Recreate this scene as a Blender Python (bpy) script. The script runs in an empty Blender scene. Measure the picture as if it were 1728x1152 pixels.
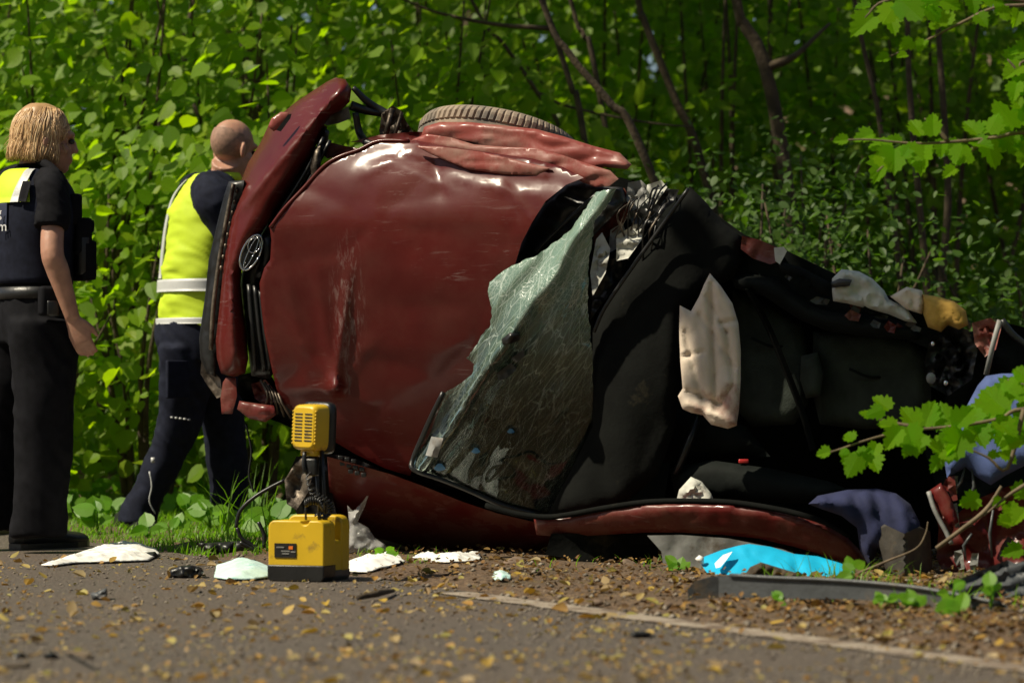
import bpy, bmesh, math, random
import numpy as np
from mathutils import Vector, Matrix, noise as mn
from mathutils.geometry import delaunay_2d_cdt
random.seed(7); rng = np.random.default_rng(7)
SC = bpy.context.scene; COL = SC.collection
V = Vector; R_ = math.radians

# ------------------------------------------------------------------ camera
F = 5300.0; PW, PH = 1728, 1152; CAMH = 0.58; HOR = 670.0
PITCH = math.atan((HOR - PH / 2) / F)
cam = bpy.data.cameras.new('camera'); camo = bpy.data.objects.new('camera', cam); COL.objects.link(camo)
camo.location = (0, 0, CAMH); camo.rotation_euler = (math.pi / 2 + PITCH, 0, 0)
cam.sensor_width = 36.0; cam.lens = F / PW * 36.0; cam.clip_start = 0.2; cam.clip_end = 400
cam.dof.use_dof = True; cam.dof.focus_distance = 11.2; cam.dof.aperture_fstop = 3.5
SC.camera = camo

# ------------------------------------------------------------------ sky, sun, exposure
SUN = V((-0.60, -0.20, 0.78)).normalized()          # towards the sun
el = math.asin(SUN.z); az = math.atan2(SUN.x, SUN.y)
w = bpy.data.worlds.new('World'); SC.world = w; w.use_nodes = True
nt = w.node_tree; bg = nt.nodes['Background']
sk = nt.nodes.new('ShaderNodeTexSky'); sk.sky_type = 'NISHITA'; sk.sun_disc = False
sk.sun_elevation = el; sk.sun_rotation = az; sk.dust_density = 1.5
nt.links.new(sk.outputs[0], bg.inputs[0]); bg.inputs[1].default_value = 0.055
sl = bpy.data.lights.new('sun', 'SUN'); sl.energy = 5.0; sl.angle = R_(0.8); sl.color = (1.0, 0.90, 0.70)
so = bpy.data.objects.new('sun', sl); COL.objects.link(so)
so.rotation_euler = SUN.to_track_quat('Z', 'Y').to_euler()
SC.view_settings.view_transform = 'Standard'; SC.view_settings.look = 'None'
SC.view_settings.exposure = 0.35; SC.view_settings.gamma = 1.0; SC.view_settings.use_curve_mapping = False

# ------------------------------------------------------------------ pixel -> place
_c, _s = math.cos(PITCH), math.sin(PITCH)
def ray(px, py):
    x = (px - PW / 2) / F; u = (PH / 2 - py) / F
    return V((x, _c - u * _s, _s + u * _c))
def P(px, py, d):
    r = ray(px, py); t = d / r.y
    return V((r.x * t, d, CAMH + r.z * t))
def G(px, py, z=0.0):
    r = ray(px, py); t = (z - CAMH) / r.z
    return V((r.x * t, r.y * t, z))
def gd(px, py): return G(px, py).y

# ------------------------------------------------------------------ objects
OFF = {}
def setp(o, label=None, cat=None, group=None, kind=None):
    if label: o['label'] = label
    if cat: o['category'] = cat
    if group: o['group'] = group
    if kind: o['kind'] = kind
    return o
def thing(name, loc, label, cat, group=None):
    o = bpy.data.objects.new(name, None); o.location = loc; o.empty_display_size = .1
    COL.objects.link(o); OFF[o.name] = V(loc); return setp(o, label, cat, group)
def mk(name, vf, mat, parent=None, smooth=True, label=None, cat=None, group=None, kind=None, fix=False, slots=None, fmi=None):
    vs, fs = vf
    vs = [V(v) for v in vs]
    if parent is not None: off = OFF[parent.name]
    else:
        a = np.array([v[:] for v in vs]); off = V(((a[:,0].min()+a[:,0].max())/2, (a[:,1].min()+a[:,1].max())/2, a[:,2].min()))
    me = bpy.data.meshes.new(name); me.from_pydata([v - off for v in vs], [], fs)
    if fix:
        bm = bmesh.new(); bm.from_mesh(me); bmesh.ops.recalc_face_normals(bm, faces=bm.faces)
        for e in bm.edges:
            if len(e.link_faces) == 2 and e.calc_face_angle(0) > 1.3: e.smooth = False
        bm.to_mesh(me); bm.free()
    if smooth: me.polygons.foreach_set('use_smooth', [True] * len(me.polygons))
    for m in (slots or [mat]): me.materials.append(m)
    if fmi is not None: me.polygons.foreach_set('material_index', fmi)
    o = bpy.data.objects.new(name, me); COL.objects.link(o)
    if parent is not None: o.parent = parent
    else: o.location = off
    OFF[o.name] = off
    return setp(o, label, cat, group, kind)
class MB:
    def __init__(s): s.v = []; s.f = []
    def add(s, vf):
        n = len(s.v); s.v += list(vf[0]); s.f += [tuple(i + n for i in f) for f in vf[1]]; return s
    def get(s): return s.v, s.f

def box(c, sx, sy, sz, rot=None, bev=0.0):
    c = V(c); m = rot or Matrix.Identity(3)
    bm = bmesh.new(); bmesh.ops.create_cube(bm, size=1.0)
    for v in bm.verts: v.co = V((v.co.x * sx, v.co.y * sy, v.co.z * sz))
    if bev: bmesh.ops.bevel(bm, geom=bm.edges[:], offset=bev, segments=2, affect='EDGES', profile=.6)
    bm.verts.index_update()
    vf = [c + m @ v.co for v in bm.verts], [tuple(v.index for v in f.verts) for f in bm.faces]
    bm.free(); return vf
def catmull(pts, n=6, closed=False):
    pts = [V(p) if len(p) == 3 else V((p[0], p[1], 0)) for p in pts]; out = []
    N = len(pts); rngk = range(N if closed else N - 1)
    for i in rngk:
        p1 = pts[i]; p2 = pts[(i + 1) % N]
        p0 = pts[i - 1] if (closed or i > 0) else p1 * 2 - p2
        p3 = pts[(i + 2) % N] if (closed or i + 2 < N) else p2 * 2 - p1
        for k in range(n):
            t = k / n
            out.append(.5 * ((2 * p1) + (p2 - p0) * t + (2 * p0 - 5 * p1 + 4 * p2 - p3) * t * t + (3 * p1 - p0 - 3 * p2 + p3) * t ** 3))
    if not closed: out.append(pts[-1])
    return out
def tube(pts, r, seg=7, curve=0):
    pts = [V(p) for p in pts]
    if curve:
        n0 = len(pts); pts2 = catmull(pts, curve)
        if not np.isscalar(r): r = list(np.interp(np.linspace(0, n0 - 1, len(pts2)), range(n0), r))
        pts = pts2
    n = len(pts); rs = [r] * n if np.isscalar(r) else list(r)
    v = []; f = []; up = None
    for i, p in enumerate(pts):
        t = (pts[min(i + 1, n - 1)] - pts[max(i - 1, 0)])
        t = t.normalized() if t.length > 1e-9 else V((0, 0, 1))
        if up is None:
            up = t.cross(V((0.3, 1, 0.2))).normalized()
        else:
            up = (up - t * up.dot(t)).normalized()
        b = t.cross(up)
        for k in range(seg):
            a = 2 * math.pi * k / seg
            v.append(p + (up * math.cos(a) + b * math.sin(a)) * rs[i])
    for i in range(n - 1):
        for k in range(seg):
            k2 = (k + 1) % seg
            f.append((i * seg + k, i * seg + k2, (i + 1) * seg + k2, (i + 1) * seg + k))
    f.append(tuple(range(seg))[::-1]); f.append(tuple((n - 1) * seg + k for k in range(seg)))
    return v, f
def ellipsoid(c, A, B, C, nu=14, nv=9):
    v = [c + C]; f = []
    for j in range(1, nv):
        ph = math.pi * j / nv
        for i in range(nu):
            a = 2 * math.pi * i / nu
            v.append(c + C * math.cos(ph) + (A * math.cos(a) + B * math.sin(a)) * math.sin(ph))
    v.append(c - C); L = len(v) - 1
    for i in range(nu):
        f.append((0, 1 + i, 1 + (i + 1) % nu)); f.append((L, L - nu + (i + 1) % nu, L - nu + i))
    for j in range(nv - 2):
        for i in range(nu):
            a = 1 + j * nu + i; b = 1 + j * nu + (i + 1) % nu
            f.append((a, a + nu, b + nu, b))
    return v, f
def loft(rings, seg=24, curve=4, p=1.0):
    """rings: (centre, A, B)"""
    cs = catmull([r[0] for r in rings], curve) if curve else [V(r[0]) for r in rings]
    As = catmull([r[1] for r in rings], curve) if curve else [V(r[1]) for r in rings]
    Bs = catmull([r[2] for r in rings], curve) if curve else [V(r[2]) for r in rings]
    v = []; f = []; n = len(cs)
    for c, A, B in zip(cs, As, Bs):
        for k in range(seg):
            a = 2 * math.pi * k / seg; ca, sa = math.cos(a), math.sin(a)
            v.append(c + A * math.copysign(abs(ca) ** p, ca) + B * math.copysign(abs(sa) ** p, sa))
    for i in range(n - 1):
        for k in range(seg):
            k2 = (k + 1) % seg
            f.append((i * seg + k, i * seg + k2, (i + 1) * seg + k2, (i + 1) * seg + k))
    f.append(tuple(range(seg))[::-1]); f.append(tuple((n - 1) * seg + k for k in range(seg)))
    return v, f
def loft_patch(rings, t0, t1, th0, th1, off, nt_=10, nh=14, p=1.0, thick=.004):
    """a strip lying on the surface of a loft; t0/t1 may be functions of the angle fraction, th0/th1 of the height fraction"""
    n = len(rings); cs = catmull([r[0] for r in rings], 8); As = catmull([r[1] for r in rings], 8); Bs = catmull([r[2] for r in rings], 8)
    def pt(t, th, o):
        x = max(0, min(len(cs) - 1.001, t * (len(cs) - 1) / (n - 1))); i = int(x); q = x - i
        c = cs[i].lerp(cs[i + 1], q); A = As[i].lerp(As[i + 1], q); B = Bs[i].lerp(Bs[i + 1], q)
        ca, sa = math.cos(th), math.sin(th)
        A = A * (1 + o / A.length); B = B * (1 + o / B.length)
        return c + A * math.copysign(abs(ca) ** p, ca) + B * math.copysign(abs(sa) ** p, sa)
    v = []; f = []
    for o in (off, off - thick):
        for j in range(nt_ + 1):
            for i in range(nh + 1):
                u = j / nt_; w_ = i / nh
                ta = t0(w_) if callable(t0) else t0; tb = t1(w_) if callable(t1) else t1
                ha = th0(u) if callable(th0) else th0; hb = th1(u) if callable(th1) else th1
                v.append(pt(ta + (tb - ta) * u, R_(ha + (hb - ha) * w_), o))
    N = (nt_ + 1) * (nh + 1); idx = lambda j, i, s: s * N + j * (nh + 1) + i
    for j in range(nt_):
        for i in range(nh):
            f.append((idx(j, i, 0), idx(j, i + 1, 0), idx(j + 1, i + 1, 0), idx(j + 1, i, 0)))
            f.append((idx(j, i, 1), idx(j + 1, i, 1), idx(j + 1, i + 1, 1), idx(j, i + 1, 1)))
    for i in range(nh):
        for j in (0, nt_): f.append((idx(j, i, 0), idx(j, i + 1, 0), idx(j, i + 1, 1), idx(j, i, 1)))
    for j in range(nt_):
        for i in (0, nh): f.append((idx(j, i, 0), idx(j + 1, i, 0), idx(j + 1, i, 1), idx(j, i, 1)))
    return v, f
def remesh(vfs, voxel=.008, smooth=4, wr=None):
    m = MB()
    for x in vfs: m.add(x)
    me = bpy.data.meshes.new('tmp'); me.from_pydata(m.v, [], m.f)
    bm = bmesh.new(); bm.from_mesh(me)
    bmesh.ops.recalc_face_normals(bm, faces=bm.faces); bm.to_mesh(me); bm.free()
    o = bpy.data.objects.new('tmp', me); COL.objects.link(o)
    q = o.modifiers.new('r', 'REMESH'); q.mode = 'VOXEL'; q.voxel_size = voxel
    q = o.modifiers.new('s', 'SMOOTH'); q.iterations = smooth; q.factor = .5
    dg = bpy.context.evaluated_depsgraph_get(); dg.update()
    m2 = bpy.data.meshes.new_from_object(o.evaluated_get(dg))
    vs = [v.co.copy() for v in m2.vertices]; ns = [v.normal.copy() for v in m2.vertices]; fs = [tuple(p.vertices) for p in m2.polygons]
    bpy.data.objects.remove(o); bpy.data.meshes.remove(me); bpy.data.meshes.remove(m2)
    if wr: vs = [v + n * wr(v, n) for v, n in zip(vs, ns)]
    return vs, fs

# ------------------------------------------------------------------ sheets: outlines with real distance, relief and thickness
def ridged(x, y, s):
    return 1 - 2 * abs(mn.noise(V((x, y, s))))
def facet(x, y, s):
    d = mn.voronoi(V((x, y, s)))[0]; return d[1] - d[0]
def sheet(outline, d, thick=.02, res=12, bulge=0, br=40, crump=0, cs=.02, curve=False, fn=None, seed=0, pillow=0, jag=0, aniso=(1, 1), fac=0):
    pts = [V((p[0], p[1], 0)) for p in outline]
    if curve: pts = catmull(pts, 6, True)
    o = []
    for i, a in enumerate(pts):
        b = pts[(i + 1) % len(pts)]; L = (b - a).length; n = max(1, int(L / res))
        for k in range(n):
            q = a.lerp(b, k / n)
            if jag and k: q = q + V((random.uniform(-jag, jag), random.uniform(-jag, jag), 0))
            o.append((q.x, q.y))
    O = np.array(o); O2 = np.roll(O, -1, 0)
    x0, y0 = O.min(0); x1, y1 = O.max(0)
    gx, gy = np.meshgrid(np.arange(x0, x1, res), np.arange(y0, y1, res * .87)); gx = gx + (np.arange(gx.shape[0]) % 2)[:, None] * res / 2
    Q = np.stack([gx.ravel(), gy.ravel()], 1); Q = Q + rng.uniform(-.18, .18, Q.shape) * res
    def edist(Q):
        a = O[None]; ab = (O2 - O)[None]; ap = Q[:, None] - a
        t = np.clip((ap * ab).sum(2) / np.maximum((ab * ab).sum(2), 1e-9), 0, 1)
        return np.sqrt(((ap - t[..., None] * ab) ** 2).sum(2)).min(1)
    cr = ((O[None, :, 1] > Q[:, None, 1]) != (O2[None, :, 1] > Q[:, None, 1])) & \
         (Q[:, None, 0] < (O2 - O)[None, :, 0] * (Q[:, None, 1] - O[None, :, 1]) / np.where(np.abs((O2 - O)[None, :, 1]) < 1e-9, 1e-9, (O2 - O)[None, :, 1]) + O[None, :, 0])
    Q = Q[(cr.sum(1) % 2) == 1]
    if len(Q): Q = Q[edist(Q) > res * .45]
    allp = [V((x, y)) for x, y in O] + [V((x, y)) for x, y in Q]
    vc, ed, fc, *_ = delaunay_2d_cdt(allp, [(i, (i + 1) % len(O)) for i in range(len(O))], [], 1, 1e-4)
    C = np.array([p[:] for p in vc]); e = edist(C)
    fr = []; bk = []
    for (x, y), ee in zip(C, e):
        dd = d(x, y) if callable(d) else d
        prof = math.sqrt(max(0, 1 - (1 - min(1, ee / br)) ** 2))
        off = -bulge * prof
        if crump: off += crump * (ridged(x * cs * aniso[0], y * cs * aniso[1], seed) + .45 * ridged(x * cs * 2.3 * aniso[0], y * cs * 2.3 * aniso[1], seed + 5)) * min(1, .35 + ee / 30)
        if fac: off -= fac * facet(x * cs * aniso[0] + .5 * mn.noise(V((x * .02, y * .02, seed))), y * cs * aniso[1], seed) * min(1, .3 + ee / 25)
        if fn: off += fn(x, y)
        fr.append(P(x, y, dd + off)); bk.append(P(x, y, dd + off + (bulge * prof if pillow else 0) + thick + pillow * prof))
    n = len(fr); f = []; cnt = {}
    for t in fc:
        f.append(tuple(t)); f.append(tuple(i + n for i in reversed(t)))
        for i in range(len(t)):
            a, b = t[i], t[(i + 1) % len(t)]; k = (min(a, b), max(a, b)); cnt.setdefault(k, []).append((a, b))
    for k, l in cnt.items():
        if len(l) == 1:
            a, b = l[0]; f.append((b, a, a + n, b + n))
    return fr + bk, f
def panel(name, outline, d, mat, parent=None, smooth=True, label=None, cat=None, group=None, kind=None, **kw):
    return mk(name, sheet(outline, d, **kw), mat, parent, smooth, label, cat, group, kind, fix=True)

# ------------------------------------------------------------------ materials
def newmat(name):
    m = bpy.data.materials.new(name); m.use_nodes = True
    return m, m.node_tree, m.node_tree.nodes['Principled BSDF']
def N(nt, t, **k):
    n = nt.nodes.new('ShaderNode' + t)
    for a, b in k.items():
        if a in n.inputs: n.inputs[a].default_value = b
        else: setattr(n, a, b)
    return n
def tc(nt, kind='Object', scale=(1, 1, 1)):
    t = N(nt, 'TexCoord'); mp = N(nt, 'Mapping'); mp.inputs['Scale'].default_value = scale
    nt.links.new(t.outputs[kind], mp.inputs[0]); return mp.outputs[0]
def noise_(nt, vec, scale, detail=4, rough=.55, dist=0):
    n = N(nt, 'TexNoise', Scale=scale, Detail=detail, Roughness=rough, Distortion=dist); nt.links.new(vec, n.inputs['Vector']); return n.outputs[0]
def ramp(nt, fac, stops):
    r = N(nt, 'ValToRGB'); e = r.color_ramp.elements
    while len(e) < len(stops): e.new(.5)
    for i, (p, c) in enumerate(stops):
        e[i].position = p; e[i].color = (*c, 1) if not np.isscalar(c) else (c, c, c, 1)
    nt.links.new(fac, r.inputs[0]); return r.outputs[0]
def mix(nt, fac, a, b):
    m = N(nt, 'Mix', data_type='RGBA')
    for s, x in ((0, fac), (6, a), (7, b)):
        if hasattr(x, 'node'): nt.links.new(x, m.inputs[s])
        else: m.inputs[s].default_value = x if s == 0 else (*x, 1)
    return m.outputs[2]
def math_(nt, op, a, b=0.0):
    m = N(nt, 'Math', operation=op)
    for s, x in ((0, a), (1, b)):
        if hasattr(x, 'node'): nt.links.new(x, m.inputs[s])
        else: m.inputs[s].default_value = x
    return m.outputs[0]
def bump_(nt, bs, h, strength=.3, dist=.01):
    b = N(nt, 'Bump', Strength=strength, Distance=dist); nt.links.new(h, b.inputs['Height']); nt.links.new(b.outputs[0], bs.inputs['Normal'])
def pm(name, col, rough=.5, metal=0, var=.25, vs=12, bump=.15, bs=60, bd=.004, coat=0, spec=.5, dirt=None, ds=6, dth=.55, sheen=0):
    m, nt, b = newmat(name)
    v = tc(nt); n1 = noise_(nt, v, vs)
    lo = [c * (1 - var) for c in col]; hi = [min(1, c * (1 + var)) for c in col]
    c = ramp(nt, n1, [(.3, lo), (.7, hi)])
    if dirt:
        n2 = noise_(nt, v, ds, 6, .65); c = mix(nt, ramp(nt, n2, [(dth, 0.), (dth + .12, 1.)]), c, dirt)
    nt.links.new(c, b.inputs['Base Color'])
    b.inputs['Roughness'].default_value = rough; b.inputs['Metallic'].default_value = metal
    b.inputs['Coat Weight'].default_value = coat; b.inputs['Coat Roughness'].default_value = .12; b.inputs['Specular IOR Level'].default_value = spec
    if sheen: b.inputs['Sheen Weight'].default_value = sheen
    if bump: bump_(nt, b, noise_(nt, v, bs, 3), bump, bd)
    return m
def leafmat(name, cols, trans=.45, rough=.45, tint=(1.15, 1.25, .5), spec=.4):
    m, nt, b = newmat(name)
    g = N(nt, 'NewGeometry'); oi = N(nt, 'ObjectInfo')
    r = math_(nt, 'FRACT', math_(nt, 'ADD', g.outputs['Random Per Island'], oi.outputs['Random']))
    c = ramp(nt, r, [(i / max(1, len(cols) - 1), k) for i, k in enumerate(cols)])
    n = noise_(nt, tc(nt, 'Object'), 60, 2); c = mix(nt, math_(nt, 'MULTIPLY', n, .35), c, cols[0])
    nt.links.new(c, b.inputs['Base Color']); b.inputs['Roughness'].default_value = rough; b.inputs['Specular IOR Level'].default_value = spec
    t = N(nt, 'BsdfTranslucent'); mm = N(nt, 'Mix', data_type='RGBA', blend_type='MULTIPLY'); mm.inputs[0].default_value = 1
    nt.links.new(c, mm.inputs[6]); mm.inputs[7].default_value = (*[x * 1.6 for x in tint], 1); nt.links.new(mm.outputs[2], t.inputs[0])
    ms = N(nt, 'MixShader'); ms.inputs[0].default_value = trans
    nt.links.new(b.outputs[0], ms.inputs[1]); nt.links.new(t.outputs[0], ms.inputs[2])
    nt.links.new(ms.outputs[0], nt.nodes['Material Output'].inputs[0])
    return m
# ================================================================== materials used everywhere
M = {}
def asphalt():
    m, nt, b = newmat('asphalt'); v = tc(nt)
    big = noise_(nt, v, .9, 5, .6); fine = noise_(nt, v, 85, 5, .8)
    vo = N(nt, 'TexVoronoi', Scale=75.0); nt.links.new(v, vo.inputs['Vector'])
    c = ramp(nt, fine, [(.34, (.034, .027, .021)), (.5, (.100, .080, .063)), (.66, (.23, .185, .145))])
    c = mix(nt, ramp(nt, vo.outputs['Color'], [(.80, 0.), (.86, .7)]), c, (.20, .165, .13))
    c = mix(nt, ramp(nt, big, [(.40, 0.), (.7, .6)]), c, (.13, .094, .066))
    nt.links.new(c, b.inputs['Base Color']); b.inputs['Roughness'].default_value = .62
    h = math_(nt, 'ADD', math_(nt, 'MULTIPLY', vo.outputs['Distance'], .8), fine)
    bump_(nt, b, h, .9, .010); return m
def soil():
    m, nt, b = newmat('soil'); v = tc(nt)
    big = noise_(nt, v, 2.2, 6, .6); fine = noise_(nt, v, 45, 5, .7)
    c = ramp(nt, fine, [(.3, (.055, .035, .021)), (.5, (.14, .088, .05)), (.7, (.26, .175, .10))])
    c = mix(nt, ramp(nt, big, [(.5, 0.), (.75, .6)]), c, (.05, .05, .018))
    nt.links.new(c, b.inputs['Base Color']); b.inputs['Roughness'].default_value = .95
    bump_(nt, b, fine, .9, .03); return m
M['asphalt'] = asphalt(); M['soil'] = soil()
M['line'] = pm('worn_road_paint', (.34, .285, .22), .9, var=.4, vs=9, bump=.5, bs=150, dirt=(.12, .085, .058), ds=9, dth=.45)
M['bark'] = pm('bark', (.058, .040, .022), .9, var=.5, vs=14, bump=.8, bs=50, bd=.01)
M['twig'] = pm('twig', (.12, .085, .05), .8, var=.4, vs=20, bump=.4)
M['hazel'] = leafmat('hazel_leaf', [(.13, .24, .004), (.21, .34, .006), (.15, .28, .005), (.26, .36, .012), (.09, .18, .006), (.20, .31, .05)], .62, .5, (1.3, 1.3, .35), .3)  # last, greyer tone stands in for pale glints on some leaves
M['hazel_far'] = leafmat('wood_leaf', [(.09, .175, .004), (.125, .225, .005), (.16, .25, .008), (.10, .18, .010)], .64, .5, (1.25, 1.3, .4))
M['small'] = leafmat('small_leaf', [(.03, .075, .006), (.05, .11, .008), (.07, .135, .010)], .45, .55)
M['maple'] = leafmat('maple_leaf', [(.11, .27, .003), (.15, .33, .004), (.18, .36, .005)], .72, .6, (1.3, 1.3, .25), .15)
M['litter'] = leafmat('fallen_leaf', [(.40, .27, .03), (.28, .15, .04), (.15, .085, .04), (.44, .36, .12), (.20, .20, .05), (.34, .17, .035), (.10, .06, .03), (.30, .22, .12), (.17, .14, .07)], .15, .6, (1, .9, .6))
M['grass'] = leafmat('grass_blade', [(.09, .22, .008), (.14, .29, .012), (.17, .31, .02)], .5)
M['under'] = leafmat('old_litter', [(.10, .055, .025), (.16, .085, .03), (.07, .045, .025), (.22, .12, .04), (.05, .035, .02), (.28, .17, .05), (.12, .10, .04)], .1, .8, (1, .9, .6), .2)
M['weed'] = leafmat('weed_leaf', [(.10, .25, .008), (.15, .32, .012), (.12, .28, .015)], .5)
M['stone'] = leafmat('gravel_stone', [(.10, .08, .06), (.2, .16, .12), (.30, .26, .21), (.06, .05, .04)], 0, .9)

# ================================================================== ground, road, marking
LA, LB = G(0, 896), G(1650, 1112)
LD = (LB - LA).normalized(); LN = V((-LD.y, LD.x, 0))
if LN.y < 0: LN = -LN                                  # points away from the road
def sdist(x, y): return (x - LA.x) * LN.x + (y - LA.y) * LN.y
def smooth(a, b, x):
    t = max(0, min(1, (x - a) / (b - a))); return t * t * (3 - 2 * t)
def gz(x, y):
    s = sdist(x, y)
    if s < 0:
        return -.012 if s > -6.0 else .02 * smooth(-6, -6.5, s)
    z = -.012 + .028 * smooth(.0, .35, s) + .012 * mn.noise(V((x * 3, y * 3, 0))) * smooth(0, .3, s) + .01 * mn.noise(V((x * 14, y * 14, 3))) * smooth(0, .2, s)
    return z + .07 * max(0, s - 4.5) + 5.5 * smooth(11, 30, s)
def ground():
    xs = np.concatenate([np.arange(-60, -6, 3), np.arange(-6, 6, .07), np.arange(6, 61, 3)])
    ys = np.concatenate([np.arange(-40, 4, 2), np.arange(4, 16, .07), np.arange(16, 40, .8), np.arange(40, 81, 5)])
    nx, ny = len(xs), len(ys)
    v = [(x, y, gz(x, y)) for y in ys for x in xs]
    f = [(j * nx + i, j * nx + i + 1, (j + 1) * nx + i + 1, (j + 1) * nx + i) for j in range(ny - 1) for i in range(nx - 1)]
    return v, f
mk('ground', ground(), M['soil'], kind='structure')
def strip(s0, s1, t0, t1, z, n=80, wob=0, wf=3):
    v = []; f = []
    for i in range(n + 1):
        t = t0 + (t1 - t0) * i / n
        for k, s in enumerate((s0, s1)):
            ww = wob * mn.noise(V((t * wf, k * 7.3, 1))) + wob * .5 * mn.noise(V((t * wf * 5, k * 7.3, 2)))
            p = LA + LD * t + LN * (s + ww); v.append((p.x, p.y, z))
    for i in range(n): f.append((2 * i, 2 * i + 1, 2 * i + 3, 2 * i + 2))
    return v, f
mk('road', strip(-6.0, .03, -60, 60, 0, 1600, .035, 4), M['asphalt'], kind='structure')
mk('road_marking', strip(-.115, -.005, (G(800, 1000) - LA).dot(LD), 40, .004, 500, .012, 7), M['line'], kind='structure')

# ================================================================== leaves
def fan_template(out, cz=-.05, cur=.12):
    k = len(out); v = [(0, .45, cz)] + [(x, y, cur * (abs(x) * 1.2 - .1) - .25 * max(0, y - .6) ** 2) for x, y in out]
    return np.array(v), np.array([(0, 1 + i, 1 + (i + 1) % k) for i in range(k)])
h = [(0, 0), (.26, -.03), (.46, .22), (.47, .52), (.33, .80), (.10, .98)]
T_HAZEL = fan_template(h + [(0, 1.08)] + [(-x, y) for x, y in h[:0:-1]])
T_HAZEL2 = fan_template([(0, 0), (.20, -.06), (.36, .10), (.37, .38), (.30, .62), (.16, .86), (-.06, 1.14), (-.22, .84), (-.42, .66), (-.50, .36), (-.38, .08), (-.18, -.02)], -.10, .22)
h = [(0, 0), (.22, .18), (.30, .5), (.18, .82)]
T_SMALL = fan_template(h + [(0, 1.05)] + [(-x, y) for x, y in h[:0:-1]])
h = [(0, 0), (.16, -.10), (.34, .02), (.46, -.02), (.43, .16), (.60, .34), (.48, .42), (.56, .60), (.40, .60), (.30, .56), (.36, .78), (.24, .84), (.20, .98), (.09, .96)]
T_MAPLE = fan_template(h + [(0, 1.1)] + [(-x, y) for x, y in h[:0:-1]], -.03, .2)
h = [(0, 0), (.2, .1), (.32, .4), (.2, .75)]
T_LITTER = fan_template(h + [(0, 1.0)] + [(-x, y) for x, y in h[:0:-1]], -.12, .5)
def frames(n, nrm, tip):
    nrm = nrm / np.linalg.norm(nrm, axis=1, keepdims=True)
    tip = tip - (tip * nrm).sum(1, keepdims=True) * nrm; tip /= np.maximum(np.linalg.norm(tip, axis=1, keepdims=True), 1e-6)
    return np.cross(tip, nrm), tip, nrm
def leaves_np(C, nrm, tip, size, T):
    X, Y, Z = frames(len(C), nrm, tip); tv, tf = T
    fl = rng.uniform(.8, 1.15, (len(C), 1, 1)); curl = rng.uniform(-.4, 1.8, (len(C), 1, 1))
    A = (tv[None, :, 0:1] * X[:, None] * fl + tv[None, :, 1:2] * Y[:, None] + tv[None, :, 2:3] * curl * Z[:, None]) * size[:, None, None] + C[:, None]
    n, k = len(C), len(tv)
    f = (tf[None] + (np.arange(n) * k)[:, None, None]).reshape(-1, 3)
    return A.reshape(-1, 3), f
def mk_np(name, v, f, mat, parent=None, kind=None, smooth=False, **kw):
    off = OFF[parent.name] if parent is not None else V((0, 0, 0))
    me = bpy.data.meshes.new(name); me.vertices.add(len(v)); me.vertices.foreach_set('co', (v - np.array(off[:])).astype(np.float32).ravel())
    k = f.shape[1]
    me.loops.add(f.size); me.loops.foreach_set('vertex_index', f.astype(np.int32).ravel())
    me.polygons.add(len(f)); me.polygons.foreach_set('loop_start', np.arange(0, f.size, k, dtype=np.int32))
    if smooth: me.polygons.foreach_set('use_smooth', [True] * len(f))
    me.materials.append(mat); me.update(calc_edges=True); me.validate()
    o = bpy.data.objects.new(name, me); COL.objects.link(o); OFF[o.name] = off
    if parent is not None: o.parent = parent
    return setp(o, kind=kind, **kw)
_lm = {}
def leaf_obj(parent, c, nrm, tip, size, T, tname, mat, name='leaf'):
    """one leaf as a part of its own; alike leaves share a few meshes"""
    key = (tname, mat.name, random.randrange(4))
    if key not in _lm:
        v, f = leaves_np(np.zeros((1, 3)), np.array([[0, 0, 1.]]), np.array([[0, 1., 0]]), np.ones(1), T)
        me = bpy.data.meshes.new('leaf'); me.from_pydata(v.tolist(), [], f.tolist()); me.materials.append(mat); _lm[key] = me
    o = bpy.data.objects.new(name, _lm[key]); COL.objects.link(o)
    X, Y, Z = frames(1, np.array([nrm], float), np.array([tip], float))
    m = Matrix((X[0], Y[0], Z[0])).transposed().to_4x4() @ Matrix.Diagonal((size, size, size, 1))
    off = OFF[parent.name] if parent is not None else V((0, 0, 0))
    m.translation = V(c) - off
    if parent is not None: o.parent = parent
    o.matrix_local = m
    return o

def foliage(root, C, size, T, tname, mat, face=(0, -.5, .75), spread=.55, single=0, name='foliage'):
    n = len(C)
    nrm = np.array(face)[None] + rng.normal(0, spread, (n, 3)); nrm[:, 2] = np.where(nrm[:, 2] < -.2, -nrm[:, 2], nrm[:, 2])
    tip = rng.normal(0, 1, (n, 3)); tip[:, 2] -= .9
    sz = size * rng.uniform(.45, 1.3, n)
    if single:
        pr = C[:, 1] - rng.uniform(0, .25, n)
        px = (C[:, 0] / C[:, 1]) * F + PW / 2; py = HOR - (C[:, 2] - CAMH) / C[:, 1] * F
        pr = np.where((px < -10) | (px > PW + 10) | (py < -10) | (py > 1000), 1e3, pr)
        idx = np.argsort(pr); idx = idx[:single]; idx = idx[pr[idx] < 900]
        keep = np.ones(n, bool); keep[idx] = False
        for i in idx:
            b_ = T is T_HAZEL and random.random() < .45
            leaf_obj(root, C[i], nrm[i], tip[i], sz[i], T_HAZEL2 if b_ else T, tname + ('2' if b_ else ''), mat)
        C, nrm, tip, sz = C[keep], nrm[keep], tip[keep], sz[keep]
    if T is T_HAZEL:
        k = int(len(C) * .55); v, f = leaves_np(C[:k], nrm[:k], tip[:k], sz[:k], T); v2, f2 = leaves_np(C[k:], nrm[k:], tip[k:], sz[k:] * .85, T_HAZEL2)
        v, f = np.concatenate([v, v2]), np.concatenate([f, f2 + len(v)])
    else: v, f = leaves_np(C, nrm, tip, sz, T)
    mk_np(name, v, f, mat, root, kind='stuff')

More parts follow.
